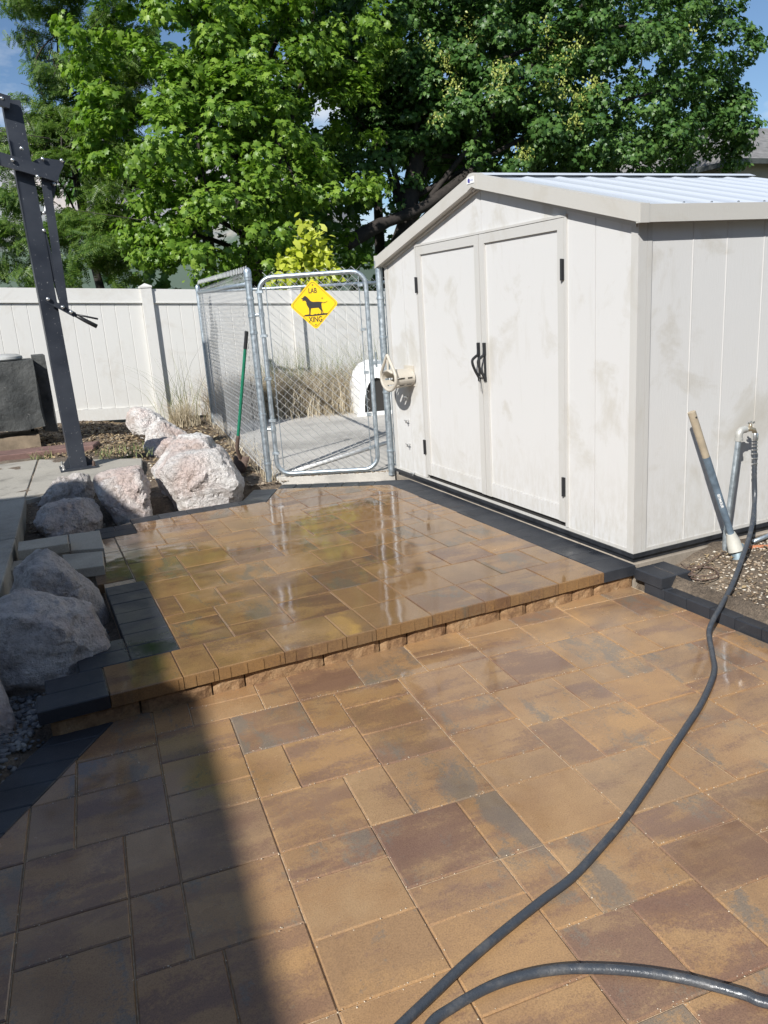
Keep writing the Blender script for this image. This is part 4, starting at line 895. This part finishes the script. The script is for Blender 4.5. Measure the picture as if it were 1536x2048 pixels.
path_b = [onp(770, 2085), Vector((.50, 1.26, rs)), Vector((.53, 1.24, rs)), onp(860, 2050), onp(905, 2015), onp(960, 1983), onp(1010, 1962), onp(1060, 1948), onp(1110, 1940), onp(1160, 1937), onp(1230, 1939), onp(1300, 1946), onp(1370, 1958), onp(1430, 1973), onp(1490, 1990), onp(1545, 2008), Vector((1.5, .85, rs)), Vector((1.75, .5, rs))]
MB().tube(bez(path_b, 7), rs, 12).build('hose_line', m_hose, hs, True)
mb = MB(); pp = bez(path_h[:3], 14)
for q in range(3, 22, 3): mb.tube([pp[q], pp[q]+(pp[q+1]-pp[q]).normalized()*.007], .0165, 10)
mb.build('strain_spring', m_chrome, hs)
# sledge hammer leaning on the wall
sl_ = empty('sledge_hammer', (3.5, 3.03, .12), 'worn sledge hammer with blue and tan handle leaning on the shed', 'hammer')
s0, s1 = PY(1383, 824, 3.12), PY(1462, 1068, 3.03); s2 = PY(1477, 1118, 3.0); sd2 = (s1-s0); sl2 = sd2.length; sd2.normalize()
MB().tube([s0, s0+sd2*sl2*.36], [.0215, .0195], 12).build('grip', m_tangrip, sl_, 40); MB().tube([s0+sd2*sl2*.361, s1], [.021, .0185], 12).build('handle', m_bluehandle, sl_, 40)
MB().tube([s1-sd2*.005, s1+sd2*.04, s2-sd2*.05], [.024, .036, .042], 14).build('sleeve', m_greyhead, sl_, 40)
hd = Vector((.72, -.69, .0)); MB().lathe([(.030, -.075), (.036, -.068), (.036, .068), (.030, .075)], s2-sd2*.015, 12, Vector((.2, .3, 1))).build('head', m_steelhead, sl_, 40)
MB().lathe([(.0055, 0), (.0055, .002)], s0+sd2*.03+Vector((-.0, -.0205, .0)), 8, (0, -1, 0)).build('hang_hole', m_inshade, sl_)
zc = (s0-CAM).normalized(); xa = sd2; za_ = -(zc-xa*zc.dot(xa)).normalized(); ya_ = za_.cross(xa)
TM = Matrix((xa, ya_, za_)).transposed().to_4x4(); TM.translation = s0+sd2*sl2*.71+za_*.0205
textmesh('SEYMOUR', .019, TM, m_white, sl_, 'lettering')
# thin cable coil, orange hose end, grey conduit
ca = [PZ(1362, 1128, .115)]+[Vector((3.20+.085*math.cos(a)+.01*math.sin(3*a), 2.98+.085*math.sin(a), .095+.012*math.sin(a*.5))) for a in [R(200-24*k) for k in range(32)]]+[PZ(1448, 1105, .13)]
tag(MB().tube(bez(ca, 4), .0035, 6).build('cable_coil', m_copper, None, True), 'thin brown cable coiled loosely on the gravelly bed', 'cable')
tag(MB().tube(bez([(3.60, 3.07, .13), (3.70, 3.02, .135), (3.85, 2.93, .125), (4.1, 2.75, .12)], 6), .012, 10).build('orange_hose_end', m_orange, None, True), 'orange brown hose end lying behind the tap', 'hose')
tag(MB().tube([(3.72, 3.10, .14), (3.95, 3.13, .15), (4.4, 3.16, .15)], .013, 10).build('grey_conduit', m_galv, None, True), 'grey conduit lying on the soil against the shed base', 'pipe')

# ================================================================== LOOSE MATERIAL
def stones(name, n_, region, size, mat, zf, label, cat, flatn=.6, seed=1, under=.3):
    rng = np.random.RandomState(seed); bv = np.array([tuple(v) for v in ICO1[0]]); bf = np.array(ICO1[1]); Vs, Fs = [], []; k = 0
    while k < n_:
        x, y = region(rng)
        s_ = size*rng.uniform(.45, 1.4); v = bv*(1+rng.uniform(-.3, .3, (len(bv), 1)))*np.array([rng.uniform(.7, 1.3), rng.uniform(.6, 1), rng.uniform(.4, 1)*flatn])*s_
        a = rng.uniform(0, 6.28); ca_, sa_ = math.cos(a), math.sin(a); v = np.stack([v[:, 0]*ca_-v[:, 1]*sa_, v[:, 0]*sa_+v[:, 1]*ca_, v[:, 2]], 1)
        Vs.append(v+np.array([x, y, zf(x, y)+s_*under*flatn])); Fs.append(bf+k*len(bv)); k += 1
    return tag(put(name, npmesh(name, np.concatenate(Vs), np.concatenate(Fs), mat)), label, cat, kind='stuff')
def inpoly(poly):
    xs_ = [p[0] for p in poly]; ys_ = [p[1] for p in poly]
    def f(rng):
        while True:
            x, y = rng.uniform(min(xs_), max(xs_)), rng.uniform(min(ys_), max(ys_)); c = False
            for i in range(len(poly)):
                a, b = poly[i], poly[i-1]
                if (a[1] > y) != (b[1] > y) and x < (b[0]-a[0])*(y-a[1])/(b[1]-a[1])+a[0]: c = not c
            if c: return x, y
    return f
stones('gravel', 2600, inpoly([(-.36, 3.0), (-.16, 3.22), (-.15, 3.62), (.2, 3.9), (.2, 4.7), (-.34, 5.0), (-.38, 3.1)]), .014, m_gravel, gz, 'grey crushed gravel between the boulders and border', 'gravel', .7, 2)
stones('bed_chips', 11000, inpoly([(3.13, 3.15), (4.6, 3.15), (4.6, .5), (3.13, .5)]), .008, m_chip, gz, 'pale wood chips and grit on the soil bed', 'grit', .6, 3, .9)
stones('soil_crumbs', 2600, inpoly([(-.3, 5.6), (.4, 5.9), (.5, 6.3), (1.5, 6.35), (1.9, 6.8), (2.3, 11), (1.2, 11.8), (-.2, 11.8), (.1, 9.3), (1.05, 8.4), (1.0, 7.6), (-.1, 7.05)]), .014, m_chip, gz, 'crumbs of earth and chips around the boulders', 'soil', .6, 4)
stones('gate_grit', 1400, inpoly([(1.6, 6.5), (1.95, 6.6), (2.93, 6.12), (2.93, 6.35), (2.2, 6.75), (1.7, 6.8)]), .008, m_chip, lambda x, y: .152 if (y > 6.80-.53*(x-1.98) and x > 1.98) else gz(x, y), 'light grit scattered under the gate', 'grit', .6, 6)
def joint_pt(rng):
    while True:
        a, b, c_, d = JR[rng.randint(len(JR))]
        t = rng.uniform(); i_, j_ = (a+(b-a)*t, c_ if rng.uniform() < .5 else d) if rng.uniform() < .7 else (a if rng.uniform() < .5 else b, c_+(d-c_)*t)
        x, y = low2w(i_+rng.normal()*.03, j_+rng.normal()*.03)
        if y < 3.2 and x < 2.9 and (x-DIAG_P[0])*DIAG_N.x+(y-DIAG_P[1])*DIAG_N.y > .02: return x, y
JR = [q for q in rects if -6 < q[0] < 16 and -4 < q[2] < 12]
m_grit = simple('joint_grit', (.62, .53, .40), .9, .2, 80)
stones('joint_grit', 1500, joint_pt, .0018, m_grit, lambda x, y: .0005, 'pale sand grains left along the joints of the lower patio', 'sand', .8, 12, .6)
def litter(name, n_, region, zf, seed, size, label):
    rng = np.random.RandomState(seed); Vs, Fs = [], []; q = np.array([[-.5, -.2, 0], [.0, -.3, .12], [.5, 0, .05], [.0, .3, .1], [-.5, .2, 0]])
    for k in range(n_):
        x, y = region(rng); s_ = size*rng.uniform(.5, 1.6); a = rng.uniform(0, 6.28); t = rng.uniform(-.5, .5, 2)
        v = q*s_*np.array([1, rng.uniform(.2, .9), 1]); v[:, 2] += v[:, 0]*t[0]+v[:, 1]*t[1]; ca_, sa_ = math.cos(a), math.sin(a)
        Vs.append(np.stack([v[:, 0]*ca_-v[:, 1]*sa_+x, v[:, 0]*sa_+v[:, 1]*ca_+y, v[:, 2]+zf(x, y)+.012], 1)); Fs.append(np.array([[0, 1, 3], [0, 3, 4], [1, 2, 3]])+5*k)
    return tag(put(name, npmesh(name, np.concatenate(Vs), np.concatenate(Fs), m_litter)), label, 'leaf litter', kind='stuff')
litter('leaf_litter', 6500, inpoly([(1.05, 8.4), (1.05, 7.6), (1.4, 7.3), (1.9, 7.0), (2.3, 11), (2.3, 11.9), (-.3, 11.9), (.05, 9.2)]), gz, 5, .045, 'dry brown leaf litter and mulch behind the boulders')
litter('bed_litter', 2200, inpoly([(3.13, 3.15), (4.6, 3.15), (4.6, .5), (3.13, .5)]), gz, 8, .025, 'dry straw coloured bits on the soil bed')
def grass(name, pts, hts, mat, label, wd=.006, lean=.5, seed=1, cat='grass', kind='stuff', grp=None):
    rng = np.random.RandomState(seed); n_ = len(pts); P = np.array(pts); Hh = np.array(hts); seg = 4
    a = rng.uniform(0, 6.28, n_); le = rng.uniform(.1, 1, n_)*lean; b = rng.uniform(0, 6.28, n_)
    V_ = np.zeros((n_, (seg+1)*2, 3))
    for k in range(seg+1):
        t = k/seg; bend = le*Hh*t*t; c = P+np.stack([np.cos(a)*bend, np.sin(a)*bend, Hh*(t-.28*le*t*t)], 1)
        ww = wd*(1-t*.85)*.5; side = np.stack([np.cos(b), np.sin(b), 0*b], 1)*ww
        V_[:, 2*k] = c-side; V_[:, 2*k+1] = c+side
    f = np.array([[2*k, 2*k+1, 2*k+3, 2*k+2] for k in range(seg)]); F_ = (f[None]+(np.arange(n_)*(seg+1)*2)[:, None, None]).reshape(-1, 4)
    return tag(put(name, npmesh(name, V_.reshape(-1, 3), F_, mat)), label, cat, grp, kind)
rng = np.random.RandomState(11)
pts, hts = [], []
for k in range(7600):                                        # dead weeds along the back of the kennel
    t = rng.uniform(); base = Vector((2.6, 11.1)).lerp(Vector((5.2, 10.2)), t); y = rng.normal(.25, .28); x = base.x+rng.normal(0, .12); yy = base.y+y
    if yy > 11.85: continue
    pts.append((x, yy, .12)); hts.append(rng.uniform(.25, .72)*(1.15-.3*abs(t-.3)))
grass('dead_weeds', pts, hts, m_dry, 'mass of dead straw coloured weeds at the back of the kennel', .008, .9, 1)
pts, hts = [], []
for k in range(700):
    t = rng.uniform(.25, 1); base = Vector((2.6, 11.1)).lerp(Vector((5.2, 10.2)), t); pts.append((base.x+rng.normal(0, .1), base.y+rng.uniform(.2, .9), .12)); hts.append(rng.uniform(.6, 1.15))
grass('tall_green_weeds', pts, hts, m_weed, 'tall greenish weeds behind the dead ones in the kennel', .008, .5, 2)
pts, hts = [], []
m_brush = Mat('brown_brush', .85); i_ = m_brush.isl(); m_brush.col(m_brush.ramp(i_, [(0, (.13, .09, .06)), (.6, (.27, .205, .14)), (1, (.42, .35, .26))])); m_brush = m_brush.m
for k in range(2600):
    t = rng.uniform(); base = Vector((2.55, 11.15)).lerp(Vector((5.2, 10.25)), t); yy = base.y+rng.uniform(-.05, .75)
    if yy < 11.85: pts.append((base.x+rng.normal(0, .12), yy, .12)); hts.append(rng.uniform(.3, .85))
grass('brown_brush', pts, hts, m_brush, 'twiggy brown brush standing among the dead kennel weeds', .011, 1.3, 9, 'brush')
pts = [(1.98+rng.normal(0, .10), 11.15+rng.normal(0, .10), .15) for k in range(420)]
grass('dry_grass_tuft', pts, [rng.uniform(.2, .5) for _ in pts], m_dry, 'golden dry grass tuft at the kennel corner post', .007, 1.1, 3, 'grass tuft', None)
pts = [(2.02+rng.normal(0, .13), 11.45+rng.normal(0, .1), .15) for k in range(60)]
grass('tall_grass_clump', pts, [rng.uniform(.6, 1.25) for _ in pts], m_weed, 'tall thin grass stalks against the white fence by the kennel corner', .008, .9, 4, 'grass clump', None)
pts = [(rng.uniform(.6, 1.15), rng.uniform(8.45, 9.1), .23) for k in range(130)]+[(rng.uniform(-.05, .2), rng.uniform(9.15, 9.4), .23) for k in range(60)]
grass('green_weeds', pts, [rng.uniform(.04, .12) for _ in pts], m_weed, 'small green weeds at the edge of the concrete path', .01, 1, 5)
pts = [(1.95+.1*rng.uniform(-1, 1)+(y-6.8)*.11, y, .13) for y in rng.uniform(6.7, 11, 420)]
grass('fence_line_straw', pts, [rng.uniform(.05, .22) for _ in pts], m_dry, 'straw along the foot of the chain-link side', .006, 1.2, 6)

# ================================================================== TREES
half = [(0, .52), (.10, .25), (.22, .27), (.44, .34), (.33, .12), (.47, -.08), (.28, -.14), (.20, -.30), (.04, -.22)]
outl = half+[(-x, y) for x, y in reversed(half[1:])]
MAPLE = np.array([(0, .02, .03)]+[(x, y, -.22*abs(x)-.12*max(0, y)) for x, y in outl]); nO = len(outl)
MAPLE_F = np.array([(0, 1+i, 1+(i+1) % nO) for i in range(nO)])
OVAL = np.array([(0, -.5, 0), (.2, -.25, .05), (.24, .1, .04), (0, .5, -.08), (-.24, .1, .04), (-.2, -.25, .05)]); OVAL_F = np.array([(0, 1, 5), (1, 2, 5), (2, 4, 5), (2, 3, 4)])
fr = [(0, -.5, 0), (.012, -.5, 0), (.0, .5, -.06)]; ff = [(0, 1, 2)]
for k in range(8):
    t = -.42+.11*k; z = -.06*(t+.5)
    for s_ in (-1, 1):
        o_ = len(fr); fr += [(0, t-.025, z), (s_*.13, t+.01, z-.03), (s_*.17, t+.07, z-.05), (s_*.04, t+.05, z)]; ff += [(o_, o_+1, o_+2), (o_, o_+2, o_+3)]
FROND, FROND_F = np.array(fr), np.array(ff)
def leaves(name, pos, nrm, size, T, TF, mat, parent, rng, droop=.5, up=None):
    n_ = len(pos); nrm = nrm/np.linalg.norm(nrm, axis=1, keepdims=True)
    d = rng.normal(size=(n_, 3)); d[:, 2] -= droop*1.2; d -= nrm*(d*nrm).sum(1, keepdims=True); d /= np.linalg.norm(d, axis=1, keepdims=True)+1e-9
    x = np.cross(d, nrm); s_ = (size*rng.uniform(.5, 1.3, n_))[:, None, None]
    V_ = pos[:, None, :]+s_*(T[None, :, 0:1]*x[:, None, :]+T[None, :, 1:2]*d[:, None, :]+T[None, :, 2:3]*nrm[:, None, :])
    F_ = (TF[None]+(np.arange(n_)*len(T))[:, None, None]).reshape(-1, 3)
    return put(name, npmesh(name, V_.reshape(-1, 3), F_, mat), parent)
def clumped(lobes, rc, per, rng, cover_=1.0, flat_=.65, inner=.2, cav=.85):
    P, N, CC = [], [], []
    for cx, cy, Y, rx, rz in lobes:
        c = np.array(PY(cx, cy, Y)); k = np.linalg.norm(c-np.array(CAM))/FPX; a, b = rx*k, rz*k; dp = a*.85
        ncl = int(4*math.pi*a*b/(math.pi*rc*rc)*cover_)
        for i in range(ncl):
            d = rng.normal(size=3); d /= np.linalg.norm(d)
            tov = np.array(CAM)-c; tov /= np.linalg.norm(tov)
            if d @ tov < -.35 and rng.uniform() < .7: continue
            t = rng.uniform(.82, 1.06) if rng.uniform() > inner else rng.uniform(.35, .8)
            t *= 1+.16*noise.noise(Vector(d*2.3+c))
            cv = noise.noise(Vector(c+d*np.array([a, dp, b]))*cav)
            if cv < -.2 and inner < .5: continue
            t *= .93+.28*max(0, cv)
            cc = c+d*np.array([a, dp, b])*t; r_ = rc*rng.uniform(.6, 1.4); m_ = int(per*(r_/rc)**2)
            q = rng.normal(size=(m_, 3)); q += d*.55+np.array([0, 0, .35]); q /= np.linalg.norm(q, axis=1, keepdims=True)
            rr = r_*rng.uniform(.35, 1.0, (m_, 1))
            pos = cc+q*rr*np.array([1, 1, flat_]); P.append(pos); N.append(q*.55+d*.35+np.array([0, 0, .5])+rng.normal(size=(m_, 3))*.38); CC.append(cc)
    return np.concatenate(P), np.concatenate(N), np.array(CC)
def limbs(base, top, r, targets, rng, parent):
    base, top = Vector(base), Vector(top); tr = [base.lerp(top, t)+Vector((rng.normal()*.06, rng.normal()*.06, 0))*(t > 0) for t in np.linspace(0, 1, 7)]
    MB().tube(tr, [r*(1.25-.75*i/6) for i in range(7)], 12).build('trunk', m_bark, parent, True)
    mb = MB()
    for tg in targets:
        tg = Vector(tg); t = rng.uniform(.35, .95); p = base.lerp(top, t); mid = p.lerp(tg, .5)+Vector((rng.normal()*.25, rng.normal()*.25, .35))
        mb.tube(bez([p, mid, tg], 6), [r*.26*(1-.85*k/12)+.005 for k in range(13)], 6)
        for q in range(2):
            s0_ = mid.lerp(tg, .2+.25*q); mb.tube([s0_, s0_+Vector(rng.normal(size=3)*.35)+Vector((0, 0, .25)), s0_+Vector(rng.normal(size=3)*.7)+Vector((0, 0, .3))], [.014, .009, .004], 5)
    mb.build('limbs', m_bark, parent, True)
rng = np.random.RandomState(21)
lobL = [(250,380,14.2,70,110),(340,40,14.8,170,150),(310,300,13.9,125,160),(290,470,13.7,90,90),(520,130,14.4,120,130),(490,310,13.7,130,140),(470,470,13.5,170,110),(650,280,14.3,105,160),(630,450,14.1,125,95),(430,-110,15.2,230,130),(640,40,15.3,140,150)]
tL = PY(520, 560, 15.2); mapleL = empty('maple_tree', (tL.x, tL.y, .1), 'bright green maple tree behind the fence, left of the shed', 'tree', 'maples behind the fence')
P, N, CC = clumped(lobL, .30, 60, rng, 1.3); limbs((tL.x, tL.y, .1), (tL.x-.2, tL.y+.2, 6.5), .19, CC[rng.choice(len(CC), 12)], rng, mapleL)
leaves('crown', P, N, .132, MAPLE, MAPLE_F, m_leafL, mapleL, rng, .7)
lobR = [(860,220,16,110,110),(1430,190,16.5,45,70),(1440,310,16.3,45,35),(800,110,16.4,150,170),(790,310,16.2,110,80),(1000,60,15.6,200,200),(1000,240,15.3,170,120),(1200,130,15.3,200,200),(1200,285,15.1,170,85),(1370,110,16,105,160),(1405,270,16,85,80),(900,-120,17,250,150),(1230,-120,17,250,150),(720,40,16.8,90,160),(720,230,16.6,60,120)]
tR = PY(742, 560, 15.6); mapleR = empty('maple_tree', (tR.x, tR.y, .1), 'broad dark green maple tree with yellow seed clusters rising behind the shed', 'tree', 'maples behind the fence')
P, N, CC = clumped(lobR, .34, 74, rng, 1.25); limbs((tR.x, tR.y, .1), (tR.x+1.8, tR.y+.3, 6.2), .24, CC[rng.choice(len(CC), 14)], rng, mapleR)
leaves('crown', P, N, .126, MAPLE, MAPLE_F, m_leafR, mapleR, rng, .7)
MB().tube(bez([PY(690, 490, 15.4), PY(760, 450, 15.4), PY(850, 412, 15.3), PY(960, 330, 15.3)], 5), [.14]*6+[.11]*10, 8).build('low_limb', m_bark, mapleR, True)
# seed clusters hang on the sunny face of the crown
tv = np.array([(-.45, -.75, .35)]); cand = CC[rng.choice(len(CC), 700)]; kept = []
for cc in cand:
    pv = Vector(cc)-CAM; zd = pv.dot(FW); sx_, sy_ = 768+FPX*pv.dot(RT)/zd, 1024-FPX*pv.dot(UP)/zd
    w_ = math.exp(-((sx_-1050)/190)**2-((sy_-170)/150)**2)+.25*math.exp(-((sx_-1400)/90)**2-((sy_-330)/60)**2)
    if zd < 16.2 and rng.uniform() < w_: kept.append(cc)
if kept:
    P = np.concatenate([np.array(c)+np.array([-.16, -.30, .06])+rng.normal(size=(46, 3))*np.array([.10, .08, .10]) for c in kept]); N = np.array([-.4, -.8, .4])+rng.normal(size=(len(P), 3))*.5
    tag(leaves('seed_clusters', P, N, .06, OVAL, OVAL_F, m_seed, mapleR, rng, 1.2), kind='stuff')
lobH = [(130,400,16,110,70),(230,270,16.8,70,110),(75,10,17.5,85,50),(175,60,17.5,100,110),(150,200,17,95,70),(55,330,16.8,80,60),(190,330,16.6,95,75),(90,250,17,70,50),(110,510,15.4,140,70),(235,500,15.2,90,70),(0,520,15.6,80,80),(220,150,17.2,60,110)]
tH = PY(200, 560, 17.5); loc = empty('honey_locust', (tH.x, tH.y, .1), 'feathery honey locust tree at left, sky and mountain showing through', 'tree')
P, N, CC = clumped(lobH, .34, 48, rng, 1.15, .45, .5, .7); limbs((tH.x, tH.y, .1), (tH.x-.2, tH.y, 6.6), .085, CC[rng.choice(len(CC), 20)], rng, loc)
leaves('crown', P, N, .27, FROND, FROND_F, m_leafLoc, loc, rng, 1.0)
lobB = [[(420,420,19,260,190),(480,150,20,260,220)], [(760,380,20,240,200),(760,60,21,260,240)], [(1080,170,20.5,300,200)]]
for k, lb in enumerate(lobB):
    b_ = PY(lb[0][0], 560, lb[0][2]); bt = empty('background_tree', (b_.x, b_.y, .1), ('deep green tree filling the gaps behind the bright maple', 'deep green tree in shade between the two maples', 'deep green tree behind the broad dark maple')[k], 'tree', 'trees further back')
    P, N, CC = clumped(lb, .6, 26, rng, 1.0, .65, .6); leaves('crown', P, N, .30, MAPLE, MAPLE_F, m_leafR, bt, rng, .6); MB().tube([(b_.x, b_.y, 0), (b_.x+.1, b_.y, 5)], [.2, .1], 10).build('trunk', m_bark, bt, True)
# yellow-green shrub over the fence
ys_ = empty('yellow_shrub', (4.6, 12.4, .1), 'yellow-green leafy shrub rising above the fence behind the gate', 'shrub'); mb = MB(); P, N = [], []
for x, y, n_ in ((612,452,30),(622,468,26),(590,505,30),(640,475,30),(600,490,34),(575,520,34),(560,545,30),(630,510,40),(655,520,30),(668,545,30),(610,530,40),(590,550,40),(640,550,40)):
    tip = PY(x, y, 12.16+rng.uniform(0, .25)); base = Vector((4.5+rng.normal()*.1, 12.4, 1.0)); st = bez([base, base.lerp(tip, .6)+Vector((rng.normal()*.05, 0, 0)), tip], 6); mb.tube(st, [.012-.0008*i for i in range(13)], 5)
    for q in range(int(n_*2.6)):
        c = st[rng.randint(4, 13)]+Vector(rng.normal(size=3)*.085); P.append(tuple(c)); N.append(tuple(np.array([-.3, -.5, .6])+rng.normal(size=3)*.5))
mb.build('stems', m_bark, ys_, True); leaves('foliage', np.array(P), np.array(N), .17, OVAL, OVAL_F, m_leafY, ys_, rng, -.8)

# ================================================================== HOUSES AND MOUNTAIN
m_shingle = Mat('shingles', .9); a = m_shingle.noise(1, 3, .6, 'World', (3, 3, 14)); m_shingle.col(m_shingle.ramp(a, [(.3, (.13, .125, .12)), (.7, (.26, .25, .24))])); m_shingle = m_shingle.m
m_stucco = simple('stucco', (.36, .33, .29), .9, .12, 3, .003); m_gutter = simple('dark_gutter', (.06, .065, .06), .5, .2, 5)
E_ = CAM+ray(1478, 318)*(30/ray(1478, 318).xy.length)
h2 = empty('neighbour_house', (E_.x, E_.y, 0), 'neighbouring house with grey shingle hip roof at the right edge', 'house')
x0, y0, ze = E_.x, E_.y, E_.z; x1, y1 = x0+11, y0+9
MB().box((x0+.5, y0+.5, 0), (x1-.5, y1-.5, ze-.05)).build('wall', m_stucco, h2)
MB().add([(x0, y0, ze), (x1, y0, ze), (x1, y1, ze), (x0, y1, ze), (x0+1.2, y0+4.5, ze+2.0), (x1-2.6, y0+4.5, ze+2.0)], [(0, 1, 5, 4), (1, 2, 5), (2, 3, 4, 5), (3, 0, 4), (3, 2, 1, 0)]).build('roof', m_shingle, h2)
MB().box((x0-.08, y0-.08, ze-.14), (x1, y0-.005, ze+.02)).box((x0-.08, y0-.004, ze-.14), (x0-.005, y1, ze+.02)).build('gutter', m_gutter, h2)
# unseen house left of the camera, placed so its eave shades the left of the patio
kx, ky = math.cos(SUN_EL)/math.sin(SUN_EL)*math.sin(SUN_AZ), math.cos(SUN_EL)/math.sin(SUN_EL)*math.cos(SUN_AZ)
ZH = 4.4; ex = lambda y: .328-ZH*kx+.098*(y+ZH*ky-1.477)
yf = 7.05-4.2*ky
h1 = empty('house', (-6.0, 0, 0), 'house left of the camera whose eave shades the patio', 'house')
MB().add([(ex(-9), -9, ZH), (ex(yf), yf, ZH), (-13, yf, ZH+1.8), (-13, -9, ZH+1.8), (ex(-9), -9, ZH-.16), (ex(yf), yf, ZH-.16), (-13, yf, ZH+1.6), (-13, -9, ZH+1.6)], [(0, 1, 2, 3), (7, 6, 5, 4), (0, 4, 5, 1), (1, 5, 6, 2), (3, 2, 6, 7), (0, 3, 7, 4)]).build('roof', m_shingle, h1)
MB().box((-13, -8.6, -.1), (-6.0, yf-.5, ZH-.1)).build('wall', m_stucco, h1)
MB().box((-5.99, -9, -.1), (6.5, -3.45, 4.2)).build('sky_block_wing', m_stucco, h1); MB().add([(-7.2, -3.0, 4.15), (7, -3.0, 4.15), (7, -6.2, 5.4), (-7.2, -6.2, 5.4), (-7.2, -3.0, 4.3), (7, -3.0, 4.3), (7, -6.2, 5.55), (-7.2, -6.2, 5.55)], [(3, 2, 1, 0), (4, 5, 6, 7), (0, 1, 5, 4), (1, 2, 6, 5), (2, 3, 7, 6), (3, 0, 4, 7)]).build('sky_block_roof', m_shingle, h1)  # unseen wing and roof added behind the camera to block sky light
wn = MB().box((-6.0, -1.2, .9), (-5.95, .2, 2.1)).build('window', m_white, h1); MB().box((-5.95, -1.14, .96), (-5.94, .14, 2.04)).build('pane', Mat('glass_dark', .05, (.03, .035, .04)).m, wn)
# mountain
nx_, ny_ = 150, 46; vs = []
for j in range(ny_):
    for i in range(nx_):
        x = -2600+6800*i/(nx_-1); d = 1500+2400*j/(ny_-1); t = j/(ny_-1)
        prof_ = math.exp(-((t-.5)/.27)**2)*(1-.97*sm(x/d, .28, .6))
        pk = 540+90*math.exp(-((x-190*d/2500)/95)**2)+130*noise.fractal(Vector((x/700, 3.1, 0)), 1, 2, 3)
        z = pk*prof_*(1+.16*noise.ridged_multi_fractal(Vector((x/330, d/420, 1.7)), .9, 2.1, 5, 1, 2)-.2)+40*noise.fractal(Vector((x/120, d/140, 5)), .9, 2, 4)*prof_
        vs.append((x, d, max(z, -2)))
fs = [(j*nx_+i, j*nx_+i+1, (j+1)*nx_+i+1, (j+1)*nx_+i) for j in range(ny_-1) for i in range(nx_-1)]
M = Mat('mountain_rock', .95); a = M.noise(.012, 7, .65); sx = M.n('ShaderNodeSeparateXYZ'); M.l(M.co('World'), sx.inputs[0])
rockc = M.ramp(a, [(.3, (.17, .18, .205)), (.5, (.27, .265, .27)), (.68, (.42, .37, .33))]); gf = M.ramp(M.math('ADD', M.math('MULTIPLY', sx.outputs['Z'], .0018), M.math('MULTIPLY', M.noise(.02, 5), .5)), [(.55, 1), (.75, 0)])
M.col(M.mix(gf, rockc, (.085, .12, .085))); tag(MB().add(vs, fs).build('mountain', M.m, None, True), kind='structure')
